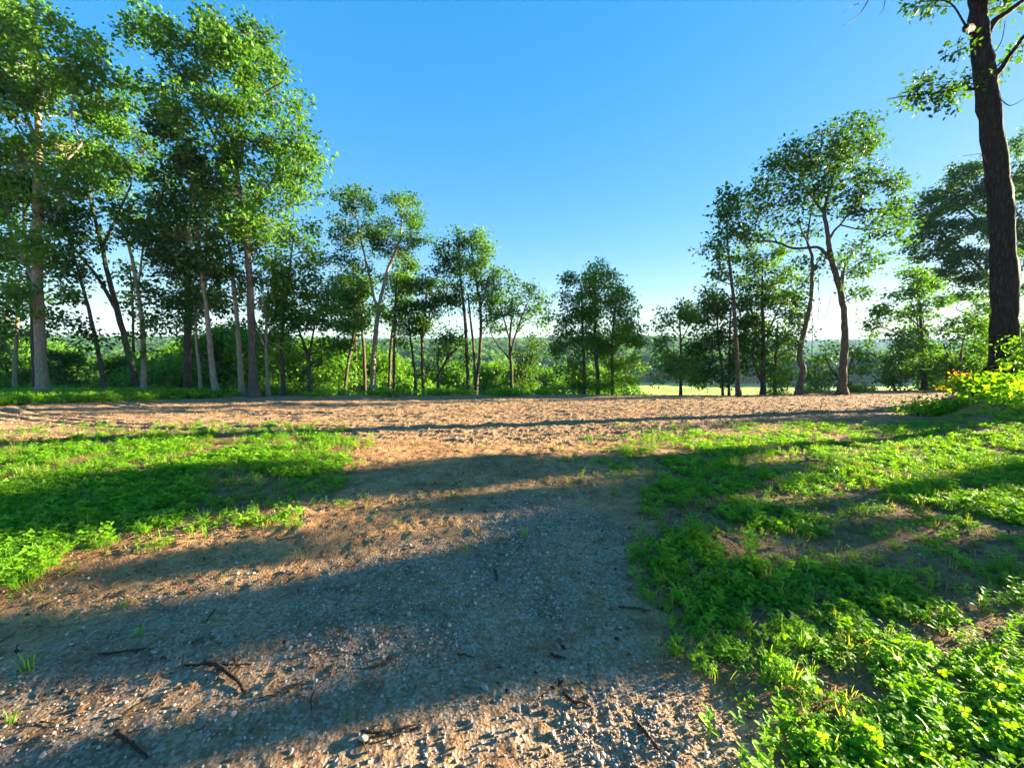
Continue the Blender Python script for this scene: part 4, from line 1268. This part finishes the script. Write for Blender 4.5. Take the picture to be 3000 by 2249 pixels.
def clover(nm, stems, hgt, rad, size, tint):
    b = MB()
    for k in range(stems):
        a = RNG.random() * 6.28
        r = rad * math.sqrt(RNG.random())
        h_ = hgt * (0.4 + 0.6 * RNG.random())
        top = np.array([r * math.cos(a), r * math.sin(a), h_])
        b.tube(np.vstack([[top[0] * 0.5, top[1] * 0.5, -0.01], [top[0] * 0.8, top[1] * 0.8, h_ * 0.6], top]), [0.0016, 0.0013, 0.001], 3, cap=False, tint=tint)
        nrm = unit(np.array([RNG.normal() * 0.45, RNG.normal() * 0.45, 1.0]))
        t0 = RNG.random() * 6.28
        tt = np.clip(tint + RNG.normal() * 0.14, 0, 1)
        sz = size * (0.6 + 0.7 * RNG.random())
        e1 = unit(np.cross(nrm, np.array([1, 0.1, 0])))
        e2 = np.cross(nrm, e1)
        for j in range(3):
            th = t0 + j * 2.094
            leaflet(b, top, math.cos(th) * e1 + math.sin(th) * e2, nrm, sz, sz * 0.85, tt)
    return b.build(nm, WEED, link=False)


def seedling(nm, hgt, size, tint, pairs=4):
    b = MB()
    lean = np.array([RNG.normal() * 0.15, RNG.normal() * 0.15, 1.0])
    for q in range(3):
        o = np.array([RNG.normal() * 0.03, RNG.normal() * 0.03, 0]) * 1.5
        hh = hgt * (0.6 + 0.5 * RNG.random())
        b.tube(np.vstack([o, o + lean * hh * 0.5, o + lean * hh]), [0.0024, 0.002, 0.0012], 3, cap=False, tint=tint)
        for k in range(pairs):
            zf = (k + 1) / pairs
            th = k * 1.57 + RNG.random()
            for sgn in (0, math.pi):
                d = unit(np.array([math.cos(th + sgn), math.sin(th + sgn), 0.35]))
                nrm = unit(np.cross(np.cross(d, np.array([0, 0, 1.0])), d))
                L = size * (1.1 - 0.5 * zf) * (0.8 + 0.4 * RNG.random())
                leaflet(b, o + lean * hh * zf, d, nrm, L, L * 0.5, np.clip(tint + RNG.normal() * 0.1 + 0.1 * zf, 0, 1))
    return b.build(nm, WEED, link=False)


def grass_tuft(nm, blades, hgt, rad, tint, mat=None, wd=0.0035):
    b = MB()
    for k in range(blades):
        a = RNG.random() * 6.28
        r = rad * 0.4 * math.sqrt(RNG.random())
        o = np.array([r * math.cos(a), r * math.sin(a), -0.005])
        out = np.array([math.cos(a), math.sin(a), 0]) * (0.25 + 0.7 * RNG.random())
        h_ = hgt * (0.5 + 0.6 * RNG.random())
        s = np.array([-math.sin(a), math.cos(a), 0]) * wd * (0.7 + 0.6 * RNG.random())
        p1 = o + np.array([0, 0, h_ * 0.55]) + out * h_ * 0.18
        p2 = o + np.array([0, 0, h_ * 0.9]) + out * h_ * 0.5
        p3 = o + np.array([0, 0, h_ * 0.92]) + out * h_ * 0.95
        v = np.array([o - s, o + s, p1 - s * 0.9, p1 + s * 0.9, p2 - s * 0.6, p2 + s * 0.6, p3])
        b.add(v, [(4, 5, 6)], [(0, 1, 3, 2), (2, 3, 5, 4)], tint=np.clip(tint + RNG.normal() * 0.15, 0, 1))
    return b.build(nm, mat or BLADE, link=False)


def thin(y):
    return np.clip((y / 4.5) ** 1.2, 0.22, 1.0)


def place(name, n, dens, protos_, smin, smax, label, y0=1.0, y1=9.5, tilt=0.12, umax=2.1, dz=0.0):
    x, y = sample(n, y0, y1, umax)
    m = ground_masks(x, y)
    keep = RNG.random(n) < dens(x, y, m) * thin(y)
    x, y = x[keep], y[keep]
    z = H(x, y)
    k = len(x)
    s = smin + (smax - smin) * RNG.random(k)
    print(name, k)
    return scatter(name, np.stack([x, y, z + dz], 1), rz(k, tilt), s, RNG.integers(0, len(protos_), k), protos_, label)


def patchy(x, y, f, lo, hi, s):
    return sstep(lo, hi, fbm(x * f, y * f, 3, s))


CL = [clover('clover', 26, 0.10, 0.13, 0.026, 0.5), clover('clover', 22, 0.13, 0.12, 0.032, 0.62), clover('clover', 30, 0.08, 0.15, 0.022, 0.42)]
SE = [seedling('seedling', 0.15, 0.06, 0.6), seedling('seedling', 0.20, 0.075, 0.5, 5), seedling('seedling', 0.12, 0.05, 0.7, 3)]
GR = [grass_tuft('grass_tuft', 16, 0.16, 0.1, 0.45), grass_tuft('grass_tuft', 12, 0.22, 0.1, 0.55), grass_tuft('grass_tuft', 20, 0.10, 0.12, 0.4)]
DRY = [grass_tuft('dry_tuft', 10, 0.09, 0.12, 1.0, None, 0.0022), grass_tuft('dry_tuft', 8, 0.05, 0.12, 1.0, None, 0.002)]
left = lambda x, y, m: m['vl'] * (0.06 + 0.5 * patchy(x, y, 1.6, 0.38, 0.56, 121))
def right(x, y, m):
    qx, qy = m['q'][:, 0], m['q'][:, 1]
    lush = np.clip(sstep(2400, 2750, qx) * sstep(1800, 1950, qy) + sstep(1430, 1330, qy) + 0.8 * sstep(2500, 2800, qx) * sstep(1640, 1500, qy), 0, 1)
    return m['vr'] * (0.03 + (0.34 + 0.26 * lush) * patchy(x, y, 2.1, 0.45 - 0.11 * lush, 0.60 - 0.08 * lush, 131))


place('clover', 84000, left, CL, 0.38, 0.78, 'low green clover patch left of the track')
place('clover', 104000, right, CL, 0.32, 0.66, 'low green clover and weeds right of the track')
place('weeds', 18000, lambda x, y, m: 0.40 * m['vr'] * patchy(x, y, 1.3, 0.48, 0.62, 141) + 0.5 * m['vl'] * patchy(x, y, 0.9, 0.45, 0.6, 142), SE, 0.4, 0.95, 'broad leaved weeds among the clover')
place('grass', 33000, lambda x, y, m: 0.28 * m['veg'] * patchy(x, y, 1.6, 0.44, 0.62, 151) + 0.002 * (1 - m['field']), GR, 0.35, 0.72, 'grass tufts among the clover')
place('dry_grass', 28000, lambda x, y, m: 0.22 * m['veg'] + 0.07 * (1 - m['field']) * (1 - m['path']), DRY, 0.5, 1.2, 'straw coloured dead grass', tilt=0.35)
# sparse sprigs at the edges
place('weeds', 9000, lambda x, y, m: 0.22 * sstep(0.02, 0.3, m['veg']) * (1 - m['field']), [CL[0], CL[2], SE[2]] if False else [clover('sprig', 9, 0.07, 0.07, 0.022, 0.6), seedling('sprig', 0.1, 0.045, 0.65, 3)], 0.6, 1.2, 'single sprigs of green on the bare soil')
# grassy verge at the foot of the left grove
TV = [grass_tuft('verge_tuft', 26, 0.42, 0.3, 0.5, None, 0.012), clover('verge_weed', 30, 0.35, 0.32, 0.075, 0.65), clover('verge_weed', 26, 0.25, 0.35, 0.07, 0.55)]
x, y = sample(30000, 11, 27, 1.75)
m = ground_masks(x, y)
keep = (RNG.random(len(x)) < m['verge'] * 0.8) & (y < crest(x) + 3.5) & (x < 2)
x, y = x[keep], y[keep]
s = 0.5 + 0.8 * RNG.random(len(x))
print('verge', len(x))
scatter('verge_grass', np.stack([x, y, H(x, y)], 1), rz(len(x), 0.1), s, RNG.integers(0, 3, len(x)), TV, 'bright grass and weeds at the foot of the left grove')

# leaf litter and bits of twig
def litter_leaf(nm, mat):
    b = MB()
    add_leaves(b, np.zeros((1, 3)), 1.0, 0.55, np.array([0.4]), up=3.0)
    return b.build(nm, mat, link=False)


LIT = simple_material('leaf_litter', [(0.2, (0.05, 0.03, 0.018)), (0.6, (0.16, 0.09, 0.045)), (1.0, (0.30, 0.19, 0.10))], 3.0, 0.9, True, 0.1)


def chip(nm):
    b = MB()
    b.tube(np.array([[-0.5, 0, 0], [0, RNG.normal() * 0.08, 0.02], [0.5, RNG.normal() * 0.1, 0]]), [0.028, 0.035, 0.018], 4, 0.1)
    return b.build(nm, LIT, link=False)


place('leaf_litter', 75000, lambda x, y, m: 0.45 * (1 - m['field']) * patchy(x, y, 1.2, 0.4, 0.62, 161), [litter_leaf('litter_leaf', LIT) for _ in range(4)], 0.018, 0.05, 'brown dead leaves and debris on the soil', tilt=0.4, dz=0.008)
place('twig_litter', 27000, lambda x, y, m: 0.30 * (1 - m['field']) * patchy(x, y, 1.0, 0.4, 0.6, 171), [chip('twig') for _ in range(4)], 0.02, 0.11, 'small broken twigs on the soil', tilt=0.12, dz=0.006)

# ------------------------------------------------------------------ sticks and stones one can point at
def on_ground(px, py, lift=0.0):
    y = 1.0
    p = None
    lo, hi = 0.5, 40.0
    for _ in range(40):
        mid = (lo + hi) / 2
        p = P(px, py, mid)
        if p[2] > H_smooth(p[0], p[1]):
            lo = mid
        else:
            hi = mid
    p[2] = float(H(p[0], p[1])[0]) + lift
    return p


def stick(label, pts, wid, forks=(), mat=None):
    g = [on_ground(a, b_) for a, b_ in pts]
    c = g[0].copy()
    root = thing('stick', label, 'stick', c, 'sticks lying on the track')
    for k, line in enumerate([pts] + list(forks)):
        gl = np.array([on_ground(a, b_) for a, b_ in line])
        ww = wid * (1.0 if k == 0 else 0.55)
        r = np.linspace(ww, ww * 0.5, len(gl))
        gl[:, 2] += r + 0.004 + RNG.random(len(gl)) * 0.008
        ln = smooth_line(np.column_stack([gl, r]), 4)
        ln[:, :3] += RNG.normal(size=(len(ln), 3)) * ww * 0.25
        b = MB()
        b.tube(ln[:, :3], ln[:, 3], 6, 0.15)
        b.build('shaft' if k == 0 else 'side_twig', mat or STICK, root, c, smooth=True)


STICK = bark_material('fallen_wood', (0.06, 0.04, 0.028), (0.17, 0.11, 0.075), 3.0, 0.6)
STICK2 = bark_material('reddish_wood', (0.12, 0.065, 0.04), (0.26, 0.15, 0.09), 3.0, 0.6)
stick('thick broken dark stick lying across the near track, left of the middle', [(600, 1950), (640, 1962), (690, 2000), (722, 2030)], 0.013, [[(540, 1953), (575, 1950), (604, 1951)], [(606, 1952), (660, 1958), (740, 1950)], [(672, 1975), (690, 1950), (684, 1935)]])
stick('dark curved stick at the bottom left, on the edge of the sunlit strip', [(345, 2155), (375, 2180), (405, 2195), (430, 2225)], 0.009)
stick('reddish twig bundle on the gravel right of the thick broken stick', [(900, 1992), (860, 2015), (810, 2040), (760, 2048)], 0.006, [[(890, 1998), (850, 2025), (780, 2055)], [(915, 1994), (870, 2005), (840, 2012)]], STICK2)
stick('straight reddish twig on the gravel, above the reddish bundle', [(1160, 1930), (1110, 1950), (1062, 1962)], 0.007, (), STICK2)
stick('thin dark curved twig at the left of the grey gravel, bottom middle', [(1060, 2150), (1110, 2156), (1170, 2140), (1240, 2120)], 0.008, [[(1140, 2165), (1200, 2140), (1230, 2135)]])
stick('short dark hooked stick lower right of the grey gravel', [(1650, 2040), (1680, 2062), (1728, 2072)], 0.010)
stick('long thin dark stick pointing down at the bottom right of the track', [(1870, 2130), (1900, 2170), (1935, 2212)], 0.009)
stick('thin pale twig lying along the track, just left of the right grass edge', [(1812, 1782), (1860, 1786), (1905, 1792)], 0.007, (), STICK2)
stick('small bent twig on the gravel where the track narrows', [(1445, 1668), (1456, 1690), (1455, 1715)], 0.007)
stick('small dark twig crossing the middle of the gravel', [(1340, 1925), (1370, 1928), (1390, 1932)], 0.006)
stick('dark short twig beside the middle gravel, right side', [(1610, 1920), (1640, 1930), (1655, 1932)], 0.008)
stick('long thin twig half hidden in weeds on the right bank', [(2740, 1605), (2790, 1635), (2830, 1655)], 0.006)
stick('short brown twig above the thick broken stick', [(895, 1922), (930, 1905), (975, 1895)], 0.006, (), STICK2)
stick('broken twig lying in the shade at the far left of the track', [(290, 1920), (350, 1912), (430, 1903)], 0.007)

STONE_BIG = simple_material('pale_stone', [(0.3, (0.12, 0.10, 0.085)), (0.6, (0.25, 0.21, 0.17)), (0.9, (0.38, 0.33, 0.27))], 5.0, 0.85, True, 0.25)
rp = [rock('stone', STONE_BIG, 0.3, 0.65) for _ in range(4)]
spots = [(585, 1868, .05, 'rounded stone, uppermost of the small heap of stones left of the middle'), (610, 1885, .035, None), (640, 1872, .03, None), (665, 1890, .035, None), (700, 1880, .03, None), (625, 1850, .03, None), (690, 1862, .025, None), (590, 2125, .05, 'bluish grey stone bedded in the bright strip at the bottom left'), (610, 2110, .03, None), (1065, 2165, .05, 'square pale stone on the gravel at the bottom, left of the middle'), (1420, 2015, .05, 'flat brown leaf shaped stone in the middle of the near gravel'), (1610, 1592, .06, 'flat tan stone on the far part of the gravel track'), (1740, 1530, .05, 'small pale stone on the far right of the gravel track'), (1895, 1210, .14, 'lump of pale wood or stone lying out on the tilled field'), (2438, 1153, .3, 'dark lump of earth beside the foot of the great spreading oak'), (1520, 2076, .035, None), (1725, 1680, .035, None), (1900, 2120, .03, None), (1365, 1990, .03, None), (880, 2030, .03, None)]
for k, (px, py, sz, lab) in enumerate(spots):
    p = on_ground(px, py)
    o = rp[k % 4] if k < 4 else rp[k % 4].copy()
    COL.objects.link(o)
    o.location = (p[0], p[1], p[2] + sz * 0.15)
    o.scale = (sz, sz * 0.85, sz * 0.75)
    o.rotation_euler = (RNG.normal() * 0.2, RNG.normal() * 0.2, RNG.random() * 6.28)
    tag(o, lab or 'small loose stone lying on the gravel track', 'stone', 'loose stones')

# ------------------------------------------------------------------ shrubs on the right bank
def bank_shrub(label, px, py, Y, n, rx, rz_, leaf, mat, tint, name='shrub', lobed=False):
    p = P(px, py, Y)
    z = float(H_smooth(p[0], Y))
    r = thing(name, label, 'shrub', (p[0], Y, z), None)
    st, lf, _ = proto_shrub(name, n, rx, rz_, leaf, mat, tint)
    st.build('stem', BARK_D, r, smooth=True)
    lf.build('foliage', mat, r)
    return r


bank_shrub('sunny yellow green leafy shrub at the right edge before the big dark trunk', 2985, 1150, 10.2, 40, 0.5, 0.55, 0.13, WEED, 0.4)
bank_shrub('low bright green weeds spilling onto the field corner, left of the yellow green shrub', 2790, 1180, 11.0, 64, 0.8, 0.36, 0.11, WEED, 0.5)
bank_shrub('small bright green plant at the tip of the weedy bank, nearest the field', 2715, 1185, 11.2, 34, 0.45, 0.38, 0.11, WEED, 0.75)
bank_shrub('dense green weeds under the yellow green shrub', 2900, 1195, 10.6, 80, 0.9, 0.5, 0.12, WEED, 0.5)
bank_shrub('shrub with orange tinged leaves between the big dark trunk and the crooked dark tree', 2840, 1120, 15.0, 34, 0.5, 0.8, 0.11, AUTUMN, 0.6)
bank_shrub('green bush at the right edge above the big shrub', 3060, 1000, 13.0, 80, 0.8, 2.6, 0.16, LEAF2, 0.75)
bank_shrub('yellowing weeds at the right edge below the tall shrub', 3005, 1220, 9.0, 70, 0.8, 0.55, 0.13, WEED, 0.8)

# ------------------------------------------------------------------ air
def haze():
    b = MB()
    x0, x1, y0, y1, z0, z1 = -11000, 11000, -60, 2400, -45, 70
    v = [(x0, y0, z0), (x1, y0, z0), (x1, y1, z0), (x0, y1, z0), (x0, y0, z1), (x1, y0, z1), (x1, y1, z1), (x0, y1, z1)]
    b.add(v, quads=[(0, 3, 2, 1), (4, 5, 6, 7), (0, 1, 5, 4), (1, 2, 6, 5), (2, 3, 7, 6), (3, 0, 4, 7)])
    k = N('haze_air')
    pv = k.n('VolumePrincipled')
    pv.inputs['Color'].default_value = (0.42, 0.66, 1.0, 1)
    pv.inputs['Density'].default_value = 0.00018
    pv.inputs['Anisotropy'].default_value = 0.0
    k.l(pv.outputs[0], k.out.inputs['Volume'])
    o = b.build('haze', k.m)
    o['kind'] = 'stuff'
    o['label'] = 'thin morning haze over the valley'


haze()

tris = sum(len(o.data.loops) - 2 * len(o.data.polygons) for o in {q.data: q for q in S.objects if q.type == 'MESH'}.values())
print('TRIS', tris)
